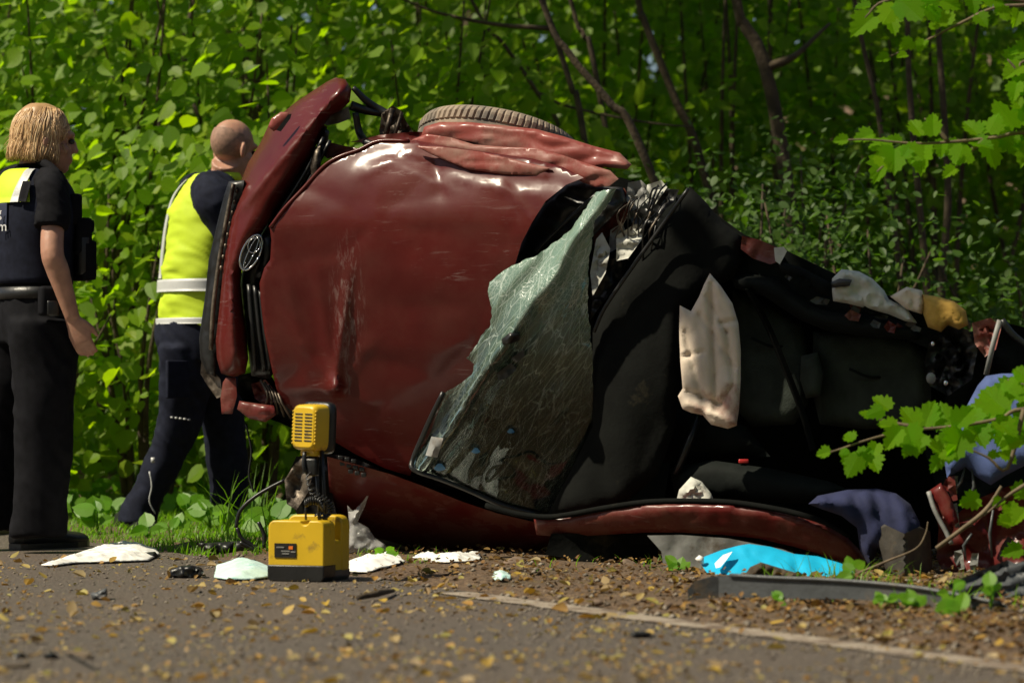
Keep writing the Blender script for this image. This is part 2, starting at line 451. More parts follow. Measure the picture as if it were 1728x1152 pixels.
def bush(name, x, y, rx, ry, h, n, size, T, tname, mat, label, cat, group, single=0, stems=7, z0=None, low=0.05, lean=0, face=(0, -.5, .75), spread=.55, gap=.5):
    z0 = gz(x, y) if z0 is None else z0
    root = thing(name, (x, y, z0), label, cat, group)
    tips = []
    for i in range(stems):
        a = random.uniform(0, 2 * math.pi); q = random.uniform(.35, 1.0)
        t = V((x + lean * h + rx * q * math.cos(a), y + ry * q * math.sin(a), z0 + h * random.uniform(.7, 1.0)))
        b = V((x + rx * .12 * math.cos(a), y + ry * .12 * math.sin(a), z0 - .05))
        m1 = b.lerp(t, .45) + V((random.uniform(-.1, .1), random.uniform(-.1, .1), .15 * h * .3))
        mk('stem', tube([b, m1, t], [random.uniform(.014, .028), .014, .004], 6, 5), M['bark'], root)
        for k in range(5): tips.append(b.lerp(m1, random.random()) if k < 2 else m1.lerp(t, random.random()))
    # leaf clumps spread along and around the stems
    nc = max(12, n // 28)
    cx = x + lean * h * .5 + rx * rng.normal(0, .5, nc); cy = y + ry * rng.normal(0, .5, nc); cz = z0 + h * rng.uniform(low, 1.02, nc)
    K = np.stack([cx, cy, cz], 1)
    K[:len(tips)] = np.array([t[:] for t in tips])[:nc] if len(tips) <= nc else K[:len(tips)]
    perm = rng.permutation(n); which = rng.integers(0, nc, n)[perm]
    C = K[which] + rng.normal(0, 1, (n, 3)) * np.array([gap * .5, gap * .45, gap * .22])
    C[:, 2] = np.maximum(C[:, 2], z0 + .05)
    foliage(root, C, size, T, tname, mat, face, spread, single)
    return root

def tree(name, x, y, trunk_r, h, pts, crown, label, group=None, leaf=.11, T=T_HAZEL, mat=None, n=3500, sg=.34, branches=(), face=(0, -.2, .9)):
    z0 = gz(x, y); root = thing(name, (x, y, z0), label, 'tree', group)
    pts = [V(p) for p in pts]
    tr = mk('trunk', tube(pts, list(np.linspace(trunk_r, trunk_r * .45, len(pts))), 9, 6), M['bark'], root)
    for b in branches: mk('branch', tube(b[0], b[1], 6, 5), M['bark'], root)
    top = pts[-1]
    for i in range(7):
        a = i * 2.4; c = V(crown[0]); e = c + V((crown[1][0] * .7 * math.cos(a), crown[1][1] * .7 * math.sin(a), crown[1][2] * random.uniform(-.5, .7)))
        s = pts[-2].lerp(top, random.random())
        mk('branch', tube([s, s.lerp(e, .5) + V((0, 0, .2)), e], [trunk_r * .35, trunk_r * .2, .008], 6, 4), M['bark'], root)
    nc = n // 45
    u = rng.normal(0, 1, (nc, 3)); u /= np.linalg.norm(u, axis=1, keepdims=True); u *= rng.uniform(.35, 1, (nc, 1)) ** .6
    K = np.array(crown[0])[None] + u * np.array(crown[1])[None]
    C = K[rng.integers(0, nc, n)] + rng.normal(0, 1, (n, 3)) * np.array([sg, sg, .15])
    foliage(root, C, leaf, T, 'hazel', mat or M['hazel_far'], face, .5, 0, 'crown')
    return root
# ================================================================== hazel thicket behind the two people (sunlit)
HZ = [(-3.0, 16.3, .8, 3.4, 'at the left edge behind the woman'), (-2.2, 15.9, .75, 3.1, 'between the woman and the man'),
      (-1.35, 16.1, .75, 3.2, 'directly behind the bald man'), (-.55, 16.5, .8, 3.2, 'behind the torn bumper'),
      (-2.7, 15.1, .6, 1.9, 'low behind the woman'), (-1.75, 15.0, .6, 1.8, "low behind the man's back"), (-.8, 15.3, .6, 2.0, 'low behind the bumper')]
for i, (x, y, r, hh, wh) in enumerate(HZ):
    bush('hazel_bush', x, y, r, .55, hh, 1900 if hh > 2.5 else 850, .084, T_HAZEL, 'hazel', M['hazel'], 'sunlit hazel bush with broad round leaves ' + wh, 'bush', 'hazel bushes along the verge', 220, 8, low=.15 if hh < 2.5 else .4, face=(-.4, -.6, .6), spread=.42)
# low brambles and dry stems below the hazels
for x, y, wh in ((-2.3, 14.6, 'in the gap between the two people'), (-1.2, 15.2, "behind the man's legs"), (-3.0, 15.0, 'behind the woman at the left edge')):
    bush('bramble', x, y, .5, .3, 1.1, 420, .075, T_HAZEL, 'hazel', M['hazel'], 'low bramble with dry brown stems ' + wh, 'bush', 'brambles under the hazels', 120, 12, low=.1, gap=.4)
# second row, more shaded
for i, (x, y, wh) in enumerate(((-3.6, 18.6, 'deep at the far left of the wood'), (-1.9, 18.8, 'in the second row behind the man'), (-.3, 18.8, 'behind the upturned wheel'), (.7, 19.4, 'behind the crumpled top wing'))):
    bush('hazel_bush', x, y, 1.0, .7, 4.2, 2200, .095, T_HAZEL, 'hazel', M['hazel'], 'hazel bush with mid green leaves ' + wh, 'bush', 'hazel bushes in the wood', 150, 7, low=.05, face=(-.3, -.6, .65), spread=.45)
bush('hazel_bush', .1, 16.4, .5, .4, 2.1, 500, .10, T_HAZEL, 'hazel', M['hazel'], 'low hazel bush just behind the upturned wheel', 'bush', 'hazel bushes in the wood', 120, 7, low=.3, face=(-.3, -.6, .65), spread=.45)
# fine-leaved shrubs of the dark right half
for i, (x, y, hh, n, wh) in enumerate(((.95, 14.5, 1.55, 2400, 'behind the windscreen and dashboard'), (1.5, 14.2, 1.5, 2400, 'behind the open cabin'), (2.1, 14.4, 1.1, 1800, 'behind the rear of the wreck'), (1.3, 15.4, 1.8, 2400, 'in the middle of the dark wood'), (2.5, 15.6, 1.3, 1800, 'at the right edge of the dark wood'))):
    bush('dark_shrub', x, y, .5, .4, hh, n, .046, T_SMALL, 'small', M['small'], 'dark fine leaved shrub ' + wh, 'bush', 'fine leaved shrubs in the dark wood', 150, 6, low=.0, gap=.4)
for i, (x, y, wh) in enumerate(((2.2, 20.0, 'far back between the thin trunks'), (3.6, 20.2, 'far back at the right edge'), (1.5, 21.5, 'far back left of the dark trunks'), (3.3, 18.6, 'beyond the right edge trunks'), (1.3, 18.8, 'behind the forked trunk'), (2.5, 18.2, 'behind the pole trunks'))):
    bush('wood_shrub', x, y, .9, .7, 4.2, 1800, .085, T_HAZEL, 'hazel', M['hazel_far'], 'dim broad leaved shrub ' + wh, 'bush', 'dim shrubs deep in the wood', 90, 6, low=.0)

# ================================================================== trees: (pixel path of the visible stem, depth)
def stem(path, d, up=6.5):
    pts = [P(x, y, d) for x, y in path]
    z0 = gz(pts[0].x, pts[0].y); k = (pts[0].z - z0 + .1) / max(.05, (pts[1].z - pts[0].z)); b = pts[0] - (pts[1] - pts[0]) * k; b = V((pts[0].x + (b.x - pts[0].x) * .6, d, z0 - .1))
    last = pts[-1]; dr = (pts[-1] - pts[-2]).normalized()
    return [b] + pts + [last + dr * 1.2 + V((0, 0, .5)), V((last.x + dr.x * 2, d, up))]
TR = [  # path bottom->top, depth, radius, label
    ([(1090, 270), (1030, 175), (960, 90), (910, -10)], 15.4, .030, 'slender dark trunk leaning left behind the crumpled top wing'),
    ([(985, 230), (965, 150), (940, 70), (915, -10)], 15.9, .024, 'thin straight dark trunk just left of the leaning one'),
    ([(1010, 150), (985, 60), (960, -10)], 16.6, .022, 'thin pale trunk standing behind the pair of dark ones'),
    ([(960, 260), (905, 155), (850, 75), (790, -10)], 16.2, .018, 'thin sapling leaning left above the upturned tyre'),
    ([(1190, 300), (1140, 170), (1085, 30), (1075, -10)], 17.5, .035, 'mid brown trunk above the middle of the wreck'),
    ([(1330, 330), (1290, 110), (1255, 40), (1240, -10)], 17.0, .055, 'thick dark forked trunk above the open cabin'),
    ([(1520, 480), (1500, 330), (1480, 180), (1440, -10)], 16.0, .022, 'thin dark pole trunk left of the backlit maple leaves'),
    ([(1565, 500), (1550, 330), (1535, 150), (1530, -10)], 15.4, .026, 'upright pole trunk behind the backlit maple leaves'),
    ([(1590, 480), (1600, 330), (1590, 150), (1580, -10)], 16.5, .03, 'dark upright trunk near the right edge of the photo'),
    ([(1320, 400), (1310, 300), (1300, 150), (1300, -10)], 18.5, .03, 'dim straight trunk far back above the cabin'),
    ([(350, 300), (330, 180), (310, 80), (330, -20)], 18.0, .03, "dim trunk hidden among the hazel leaves over the man's head"),
]
for path, d, r, lab in TR:
    st = stem(path, d, 7.0)
    c = st[-1]
    br = []
    if r == .055: br = [([P(1290, 115, d), P(1340, 95, d), P(1400, 40, d + .2)], [.03, .018, .008])]
    if r == .018: br = [([P(905, 155, d), P(960, 180, d), P(1080, 205, d), P(1170, 215, d)], [.008, .008, .006, .004])]
    if r == .024: br = [([P(930, 48, d), P(840, 42, d), P(740, 22, d), P(670, -5, d)], [.014, .011, .008, .005])]
    tree('tree', st[0].x, st[0].y, r * .8, 7, st, ((c.x - .6, c.y - .3, 6.0), (1.7, 1.6, 1.6)), lab, 'trees of the wood', n=420, leaf=.12, branches=br)
# taller trees with unseen crowns, placed to shade the right half of the wood
for x, y, cx, cy, lab in ((-1.8, 20.5, -1.5, 15.6, 'tall beech tree rooted deep behind the hazels, arching over the wood'), (-.3, 22, -1.3, 18.6, 'tall beech tree further back, arching over the wood'), (1.4, 24.5, .6, 21.5, 'tall beech tree at the back of the wood')):
    b = V((x, y, gz(x, y) - .1))
    tree('beech_tree', x, y, .16, 9, [b, b + V((.05, .1, 3)), b + V((-.1, .05, 6)), V((.5 * (x + cx), .5 * (y + cy), 6.6))], ((cx, cy, 6.3), (1.7, 2.0, 1.2)), lab, 'tall trees roofing the wood', n=800, leaf=.16)
b = V((2.75, 12.5, gz(2.75, 12.5) - .1))
tree('beech_tree', 2.75, 12.5, .10, 9, [b, V((2.6, 12.3, 1.6)), V((1.8, 11.4, 3.1)), V((.2, 9.9, 3.8))], ((-.95, 9.71, 3.75), (.78, .15, .3)), 'beech added outside the right edge, its unseen crown shading the cabin', 'tall trees roofing the wood', n=900, leaf=.12, sg=.09)  # added out of view; narrow crown shaped to throw shade on the cabin
# hillside wood that closes the view
def far_wood():
    n = 26000; x = rng.uniform(-9, 11, n); y = rng.uniform(22.5, 31, n); z = np.array([gz(a, b) for a, b in zip(x, y)]) + rng.uniform(0, 7.5, n)
    C = np.stack([x, y, z], 1); nrm = np.array([[0, -.5, .7]]) + rng.normal(0, .5, (n, 3)); tip = rng.normal(0, 1, (n, 3)); tip[:, 2] -= .8
    v, f = leaves_np(C, nrm, tip, rng.uniform(.14, .3, n), T_HAZEL)
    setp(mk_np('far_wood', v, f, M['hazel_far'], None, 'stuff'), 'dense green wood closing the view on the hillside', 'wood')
far_wood()
def mid_wood():
    n = 11000; x = rng.uniform(-6, 6.5, n); y = rng.uniform(20.3, 23, n); z = np.array([gz(a, b) for a, b in zip(x, y)]) + rng.uniform(.2, 4.6, n)
    C = np.stack([x, y, z], 1); nrm = np.array([[-.3, -.5, .65]]) + rng.normal(0, .5, (n, 3)); tip = rng.normal(0, 1, (n, 3)); tip[:, 2] -= .8
    v, f = leaves_np(C, nrm, tip, rng.uniform(.09, .17, n), T_HAZEL)
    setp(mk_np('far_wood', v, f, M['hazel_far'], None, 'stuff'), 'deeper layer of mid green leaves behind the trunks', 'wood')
mid_wood()
# the wood on the other side of the road, behind the camera
for x, y, lab in ((-9.5, 2.0, 'beyond the road at the far left'), (-9, -2.5, 'left of the others'), (-6.5, -4.5, 'second from the left'), (-4.2, -6, 'third from the left'), (-1.5, -6.5, 'opposite the bonnet'), (1.5, -7.5, 'opposite the cabin'), (4.5, -8.5, 'right of the cabin'), (7.5, -7.5, 'rightmost of the row')):
    b = V((x, y, -.1))
    tree('beech_tree', x, y, .16, 9, [b, b + V((.1, .1, 2.5)), b + V((-.1, 0, 5)), b + V((0, 0, 8))], ((x, y, 4.8), (2.2, 1.5, 5.0)), 'tall beech across the road behind the camera, ' + lab, 'trees across the road', n=3000, leaf=.34)
# ================================================================== the wreck
def paint(name, base, dust=.35, scr=1.0, dcol=(.20, .125, .085)):
    m, nt, b = newmat(name); v = tc(nt)
    n1 = noise_(nt, v, 3, 4); c = ramp(nt, n1, [(.3, [k * .85 for k in base]), (.7, [k * 1.12 for k in base])])
    # scuffs: long thin scratches with the paint worn pale
    s1 = noise_(nt, tc(nt, 'Object', (9, 9, 70)), 1.0, 5, .7, .9); s2 = noise_(nt, tc(nt, 'Object', (95, 40, 8)), 1.1, 3, .6, .6)
    area = ramp(nt, noise_(nt, v, 3.1, 3), [(.50, 0.), (.68, 1.)])
    sc = math_(nt, 'MULTIPLY', ramp(nt, s1, [(.57, 0.), (.72, .8)]), area)
    sc = math_(nt, 'MULTIPLY', sc, .55 * scr)
    # one patch worn through above the crease of the bonnet
    sp = P(585, 510, 11.1) - G(880, 950)
    ln = N(nt, 'VectorMath', operation='LENGTH'); vm = N(nt, 'VectorMath', operation='SUBTRACT'); vm.inputs[1].default_value = (sp.x * 12, 0, sp.z * 3.2)
    nt.links.new(tc(nt, 'Object', (12, 0, 3.2)), vm.inputs[0]); nt.links.new(vm.outputs[0], ln.inputs[0])
    near = ramp(nt, ln.outputs['Value'], [(.1, 1.), (.9, 0.)])
    sc = math_(nt, 'MAXIMUM', sc, math_(nt, 'MULTIPLY', math_(nt, 'MULTIPLY', near, scr), ramp(nt, noise_(nt, tc(nt, 'Object', (60, 20, 14)), 1.3, 5, .7, .5), [(.50, 0.), (.70, .55)])))
    c = mix(nt, sc, c, (.42, .34, .32))
    du = math_(nt, 'MULTIPLY', ramp(nt, noise_(nt, v, 5, 7, .7), [(.42, 0.), (.75, 1.)]), dust)
    c = mix(nt, du, c, dcol)
    nt.links.new(c, b.inputs['Base Color'])
    rr = math_(nt, 'ADD', .48, math_(nt, 'MULTIPLY', du, .6)); nt.links.new(rr, b.inputs['Roughness'])
    b.inputs['Coat Weight'].default_value = .32; b.inputs['Specular IOR Level'].default_value = .16; nt.links.new(math_(nt, 'ADD', .14, math_(nt, 'MULTIPLY', du, .9)), b.inputs['Coat Roughness'])
    bump_(nt, b, noise_(nt, v, 14, 3), .12, .006)
    return m
M['red'] = paint('red_car_paint', (.080, .006, .0046), .10)
M['redlow'] = paint('red_paint_muddy', (.10, .009, .008), .45)
M['redrear'] = paint('red_paint_torn', (.105, .009, .008), .4)
M['redtop'] = paint('red_paint_scraped_lit', (.24, .055, .045), .85, 1.0, (.33, .23, .18))  # dusty, scraped red; base also lightened to read as sunlit
M['black'] = pm('black_plastic', (.010, .010, .010), .38, var=.4, bump=.3, bs=40, dirt=(.05, .04, .03), ds=9, dth=.62)
M['blackmat'] = pm('black_trim', (.003, .0036, .003), .9, spec=.15, var=.4, bump=.4, bs=50, dirt=(.035, .03, .018), ds=5, dth=.6)
M['cabin'] = pm('cabin_trim', (.006, .008, .007), .8, spec=.15, var=.4, bump=.4, bs=30)
M['seatm'] = pm('seat_fabric', (.036, .044, .037), .9, spec=.1, var=.3, bump=.5, bs=160)
M['metal'] = pm('dirty_metal', (.16, .13, .10), .5, .7, var=.5, vs=20, bump=.6, bs=45, dirt=(.03, .022, .016), ds=8, dth=.45)
M['greymetal'] = pm('grey_primer', (.22, .22, .21), .6, var=.3, bump=.4, bs=30, dirt=(.10, .08, .06), ds=7)
M['rubber'] = pm('tyre_rubber', (.13, .115, .098), .9, var=.3, bump=.4, bs=80, dirt=(.28, .22, .165), ds=5, dth=.42)
M['chrome'] = pm('chrome', (.75, .75, .75), .12, 1, var=.1, bump=.1)
M['airbag'] = pm('airbag_cloth', (.62, .52, .42), .9, var=.10, vs=6, bump=.5, bs=200, bd=.002, dirt=(.33, .19, .15), ds=5, dth=.60)
M['pale'] = pm('pale_lining', (.48, .48, .43), .8, var=.2, bump=.4, bs=90)
M['foam'] = pm('yellow_foam', (.42, .25, .05), .95, var=.25, vs=15, bump=.7, bs=70)
M['darkgrey'] = pm('dark_grey_plastic', (.055, .060, .064), .45, var=.2, bump=.4, bs=60, dirt=(.12, .09, .06), ds=7, dth=.58)
def glassmat():
    m, nt, b = newmat('cracked_laminated_glass'); v = tc(nt)
    # cracks run as two bundles of fine lines plus a cell pattern
    def cracks(scale, sc3, th, rot=0):
        w_ = N(nt, 'TexVoronoi', feature='DISTANCE_TO_EDGE', Scale=scale); 
        vv = tc(nt, 'Object', (1, 1, 1) if rot else sc3)
        if rot:
            m1 = N(nt, 'Mapping'); m1.inputs['Rotation'].default_value = (0, R_(rot), 0); nt.links.new(vv, m1.inputs[0]); m2_ = N(nt, 'Mapping'); m2_.inputs['Scale'].default_value = sc3; nt.links.new(m1.outputs[0], m2_.inputs[0]); vv = m2_.outputs[0]
        nn = N(nt, 'TexNoise', Scale=3.0); nt.links.new(vv, nn.inputs['Vector'])
        sc_ = N(nt, 'VectorMath', operation='SCALE'); sc_.inputs['Scale'].default_value = .25; nt.links.new(nn.outputs['Color'], sc_.inputs[0]); ad = N(nt, 'VectorMath', operation='ADD'); nt.links.new(vv, ad.inputs[0]); nt.links.new(sc_.outputs[0], ad.inputs[1])
        nt.links.new(ad.outputs[0], w_.inputs['Vector']); return ramp(nt, w_.outputs['Distance'], [(0, 1.), (th, 0.)])
    c1 = cracks(8, (.7, 1, 6.0), .028, 52); c2 = cracks(8, (.8, 1, 5.0), .026, 76); c3 = cracks(60, (1, 1, 1.6), .07, 50)
    zone = ramp(nt, noise_(nt, v, 3.5, 4), [(.42, 0.), (.62, 1.)])
    cr = math_(nt, 'MAXIMUM', math_(nt, 'MAXIMUM', c1, math_(nt, 'MULTIPLY', c2, .8)), math_(nt, 'MULTIPLY', c3, math_(nt, 'MULTIPLY', zone, .8)))
    tcn = N(nt, 'TexCoord'); sx = N(nt, 'SeparateXYZ'); nt.links.new(tcn.outputs['Object'], sx.inputs[0])
    # milky, crushed upper half, colour also raised to look sunlit; clearer below
    up = N(nt, 'MapRange'); nt.links.new(sx.outputs[2], up.inputs[0]); up.inputs[1].default_value = .50; up.inputs[2].default_value = 1.05
    milky = math_(nt, 'ADD', math_(nt, 'MULTIPLY', up.outputs[0], .80), math_(nt, 'MULTIPLY', zone, .05))
    op = math_(nt, 'MINIMUM', math_(nt, 'ADD', math_(nt, 'ADD', milky, .04), math_(nt, 'MULTIPLY', cr, .18)), .93)
    col = mix(nt, cr, mix(nt, up.outputs[0], (.03, .045, .035), (.19, .29, .22)), (.48, .56, .50))
    nt.links.new(col, b.inputs['Base Color']); b.inputs['Roughness'].default_value = .22; b.inputs['Coat Weight'].default_value = .8
    bump_(nt, b, math_(nt, 'ADD', math_(nt, 'MULTIPLY', cr, -1.0), noise_(nt, v, 14, 3)), .3, .004)
    tr = N(nt, 'BsdfTransparent'); tr.inputs[0].default_value = (.80, .90, .84, 1)
    gl = N(nt, 'BsdfGlossy', Roughness=.05); fr = N(nt, 'Fresnel', IOR=1.45)
    ms = N(nt, 'MixShader'); nt.links.new(fr.outputs[0], ms.inputs[0]); nt.links.new(tr.outputs[0], ms.inputs[1]); nt.links.new(gl.outputs[0], ms.inputs[2])
    m2 = N(nt, 'MixShader'); nt.links.new(op, m2.inputs[0]); nt.links.new(ms.outputs[0], m2.inputs[1]); nt.links.new(b.outputs[0], m2.inputs[2])
    nt.links.new(m2.outputs[0], nt.nodes['Material Output'].inputs[0]); return m
M['glass'] = glassmat()

def D(x, y=0): return 11.45 - 1.25 * (x - 400) / 1300
def Do(k): return lambda x, y: D(x, y) + k
car = thing('wrecked_car', G(880, 950), 'crushed dark red car lying on its side with roof cut open towards the road', 'car')

# bonnet
def bon(x, y):
    u = (y - 560) / 330
    o = .00070 * (y - 470) - .14 * max(0, 1 - u * u) + .10 * max(0, (380 - y) / 140) ** 1.5
    # pinched crease below the middle
    for (ax, ay, bx, by, a_, wd) in ((566, 656, 592, 440, .026, 8), (566, 656, 470, 520, .020, 9), (566, 656, 640, 690, .010, 12), (566, 656, 478, 655, .012, 12), (566, 656, 530, 430, .012, 10), (566, 656, 640, 560, .008, 12)):
        t = max(0, min(1, ((x - ax) * (bx - ax) + (y - ay) * (by - ay)) / ((bx - ax) ** 2 + (by - ay) ** 2)))
        dd = math.hypot(x - ax - t * (bx - ax), y - ay - t * (by - ay)); o -= a_ * (1 - t) ** .6 * math.exp(-(dd / wd) ** 2)
    for (ax, ay, bx, by, a_, wd) in ((690, 262, 920, 292, .018, 7), (600, 300, 700, 252, .012, 9), (730, 250, 745, 330, -.012, 12), (760, 300, 905, 330, .010, 9), (840, 300, 900, 372, .012, 8), (640, 262, 760, 318, .008, 10), (470, 400, 520, 640, .006, 10)):
        t = max(0, min(1, ((x - ax) * (bx - ax) + (y - ay) * (by - ay)) / ((bx - ax) ** 2 + (by - ay) ** 2)))
        dd = math.hypot(x - ax - t * (bx - ax), y - ay - t * (by - ay)); o -= a_ * math.exp(-abs(dd / wd)) * math.sin(min(1, .15 + t * 1.2) * 2.2)
    # dents along the upper edge
    if y < 430:
        k = (430 - y) / 190
        o += k * .009 * (ridged(x * .007, y * .018, 3.1))
    o -= .016 * facet(x * .0055 + .25 * mn.noise(V((x * .008, y * .008, 1))), y * .0075, 5.3)
    o += .006 * mn.noise(V((x * .006, y * .006, 4))) + .0012 * mn.noise(V((x * .03, y * .03, 9)))
    return o
bonnet = panel('bonnet', [(545, 282), (572, 264), (606, 252), (640, 236), (700, 236), (760, 248), (830, 258), (900, 268), (950, 282), (985, 300), (955, 312), (920, 340), (898, 375), (880, 410), (868, 450), (850, 480), (846, 540), (830, 600), (800, 640), (760, 665), (742, 690), (722, 740), (700, 775), (692, 803), (650, 790), (600, 766), (556, 740), (512, 708), (478, 682), (466, 655), (456, 610), (446, 560), (440, 510), (438, 478), (446, 452), (456, 438), (458, 405), (455, 382), (480, 352), (512, 318)],
    D, M['red'], car, thick=.012, res=8, fn=bon)
# edge flange of the bonnet: a pale bent lip
mk('bonnet_lip', tube([P(x, y, D(x) + bon(x, y) - .002) for x, y in ((456, 384), (480, 352), (512, 318), (545, 282), (572, 265), (606, 253), (640, 238), (690, 238))], .007, 6, 4), M['red'], car)
# engine bay mass behind the bonnet
panel('engine_bay', [(470, 330), (560, 300), (640, 262), (960, 300), (1020, 340), (1000, 560), (960, 840), (720, 820), (560, 770), (480, 690), (458, 560), (456, 420)], lambda x, y: D(x) + .14 + .0009 * max(0, y - 470), M['cabin'], car, thick=.4, res=30)
# bumper cover
def bmp(x, y):
    t = (y - 130) / 500
    o = .10 * (1 - t) - .05 * math.sin(t * 3.1)
    sl = ((x - 425) * -190 - (y - 330) * 160) / 248.4
    o += .0042 * max(0, sl - 2) - .012 * math.exp(-((sl - 2) / 8) ** 2)
    for (ax, ay, bx, by, a_, wd) in ((560, 215, 470, 350, .022, 12), (405, 500, 412, 585, .022, 9), (392, 505, 396, 600, -.016, 7), (400, 470, 420, 440, .015, 8)):
        tt = max(0, min(1, ((x - ax) * (bx - ax) + (y - ay) * (by - ay)) / ((bx - ax) ** 2 + (by - ay) ** 2)))
        dd = math.hypot(x - ax - tt * (bx - ax), y - ay - tt * (by - ay)); o += a_ * math.exp(-(dd / wd) ** 2)
    return o + .006 * mn.noise(V((x * .02, y * .02, 2)))
bumper = panel('bumper', [(566, 131), (583, 134), (593, 150), (590, 172), (576, 186), (558, 196), (547, 210), (541, 230), (528, 258), (508, 290), (486, 324), (462, 362), (440, 396), (418, 428), (408, 452), (406, 480), (410, 520), (416, 565), (419, 605), (414, 630), (394, 636), (373, 630), (366, 605), (364, 575), (370, 520), (376, 460), (384, 400), (396, 350), (406, 308), (418, 276), (440, 240), (452, 214), (470, 196), (500, 172), (530, 152), (552, 138)],
    Do(-.02), M['red'], car, thick=.02, res=7, bulge=.085, br=34, fn=bmp, pillow=.05)
panel('tow_eye_cover', [(452, 214), (458, 200), (474, 189), (488, 190), (490, 200), (478, 212), (462, 222)], D(460) - .06, M['redtop'], bumper, thick=.01, res=5, bulge=.01)
panel('tow_eye_hole', [(466, 220), (486, 194), (492, 192), (490, 200), (474, 222)], D(470) - .125, M['black'], bumper, thick=.008, res=5)
panel('lower_bumper', [(382, 636), (398, 638), (400, 668), (392, 698), (374, 698), (372, 672), (376, 645)], Do(-.02), M['redlow'], car, thick=.02, res=5, bulge=.004, br=8, fac=.02, cs=.05)
# grille strip between bumper and bonnet
panel('grille', [(548, 214), (556, 222), (548, 262), (530, 296), (504, 330), (476, 366), (460, 392), (458, 430), (444, 452), (438, 480), (442, 520), (452, 580), (462, 628), (456, 640), (424, 634), (420, 600), (412, 540), (406, 480), (410, 448), (428, 414), (458, 366), (490, 316), (520, 270), (540, 236)],
    Do(.02), M['black'], car, thick=.06, res=8, bulge=.03, br=12)
for k, o in enumerate(((0, 0), (11, 5))):
    mk('grille_bar', tube([P(546 + o[0], 232 + o[1], D(540) - .02), P(510 + o[0], 300 + o[1], D(510) - .03), P(458 + o[0], 378 + o[1], D(458) - .03)], .007, 6, 5), M['black'], car)
for xa, ya, xb, yb, xc, yc in ((430, 482, 438, 560, 446, 626), (420, 480, 426, 560, 430, 626), (439, 488, 447, 560, 456, 622)):
    mk('grille_bar', tube([P(xa, ya, D(430) - .04), P(xb, yb, D(430) - .05), P(xc, yc, D(430) - .03)], .010, 6, 5), M['black'], car)
# oval badge with two inner ovals
def oval(cx, cy, rx, ry, tilt, d, r, n=28):
    pts = []
    for i in range(n + 1):
        a = 2 * math.pi * i / n; x = rx * math.cos(a); y = ry * math.sin(a); t = R_(tilt)
        pts.append(P(cx + x * math.cos(t) - y * math.sin(t), cy + x * math.sin(t) + y * math.cos(t), d))
    return tube(pts, r, 6)
bd_ = D(425) - .085
badge = panel('badge', [(424 + 17 * math.cos(a) * math.cos(R_(25)) - 33 * math.sin(a) * math.sin(R_(25)), 426 + 17 * math.cos(a) * math.sin(R_(25)) + 33 * math.sin(a) * math.cos(R_(25))) for a in np.linspace(0, 2 * math.pi, 30)[:-1]], bd_ + .01, M['black'], car, thick=.05, res=6)
m = MB(); m.add(oval(424, 426, 15, 32, 25, bd_, .0045)); m.add(oval(424, 426, 5, 29, 25, bd_ - .004, .002)); m.add(oval(429, 414, 10, 13, 25, bd_ - .004, .002))
mk('badge_ring', m.get(), M['chrome'], badge)
panel('badge_backing', [(438, 400), (456, 395), (462, 425), (452, 452), (440, 470), (428, 470), (440, 440)], Do(-.035), M['black'], car, thick=.05, res=8, bulge=.02, br=14)
# radiator crossmember hanging left of the bumper
cm = panel('crossmember', [(386, 306), (412, 304), (410, 320), (398, 372), (384, 440), (374, 520), (366, 600), (364, 636), (348, 628), (338, 606), (336, 570), (346, 500), (352, 440), (368, 370), (378, 330)], Do(.0), M['black'], car, thick=.07, res=9, crump=.01, cs=.05, bulge=.015, br=10)
m = MB(); m.add(tube([P(394, 310, D(390) - .03), P(382, 372, D(380) - .035), P(370, 440, D(370) - .03), P(360, 520, D(360) - .03), P(356, 590, D(356) - .02)], .009, 6, 6)); mk('edge_rail', m.get(), M['metal'], cm)
for k in range(8):
    t = k / 7; mk('rivet', ellipsoid(P(399 - 26 * t, 322 + 130 * t, D(390) - .03), V((.006, 0, 0)), V((0, .006, 0)), V((0, 0, .009)), 7, 5), M['metal'], cm)
panel('bracket', [(340, 606), (360, 625), (372, 640), (376, 668), (366, 672), (350, 650), (338, 630)], Do(.03), M['metal'], car, thick=.04, res=7, crump=.015, cs=.07)
# bits at the torn top of the bumper
panel('bumper_bracket', [(556, 196), (588, 180), (592, 200), (572, 208), (552, 212), (538, 206)], Do(.06), M['greymetal'], car, thick=.03, res=6, crump=.02, cs=.06)
panel('torn_bracket', [(536, 204), (552, 214), (548, 238), (580, 246), (612, 252), (580, 262), (552, 268), (538, 254), (530, 226)], Do(.05), M['redlow'], car, thick=.03, res=7, crump=.03, cs=.05)
panel('bonnet_latch', [(530, 252), (540, 246), (542, 272), (538, 300), (526, 300), (522, 280)], Do(-.03), M['metal'], car, thick=.03, res=5, bulge=.02, br=8)
mk('hose', tube([P(596, 148, D(596) + .08), P(618, 170, D(600) + .1), P(640, 186, D(600) + .12), P(668, 198, D(600) + .1)], [.010, .014, .018, .014], 7, 5), M['black'], car)
mk('hose', tube([P(592, 178, D(596) + .08), P(616, 186, D(600) + .1), P(644, 192, D(600) + .12)], [.018, .016, .012], 7, 5), M['black'], car)
mk('hose', tube([P(600, 190, D(596) + .08), P(606, 222, D(600) + .1), P(618, 240, D(600) + .06), P(640, 246, D(640) + .05)], [.012, .014, .016, .012], 7, 5), M['black'], car)
st = panel('suspension_strut', [(640, 220), (644, 192), (662, 178), (676, 186), (686, 206), (698, 224), (690, 236), (660, 238), (642, 234)], Do(.12), M['metal'], car, thick=.10, res=6, crump=.035, cs=.06)
mk('strut_rod', tube([P(650, 232, D(650) + .08), P(662, 184, D(650) + .1)], .010, 7), M['metal'], st)
mk('strut_rod', tube([P(664, 236, D(650) + .08), P(678, 190, D(650) + .1)], .007, 7), M['metal'], st)
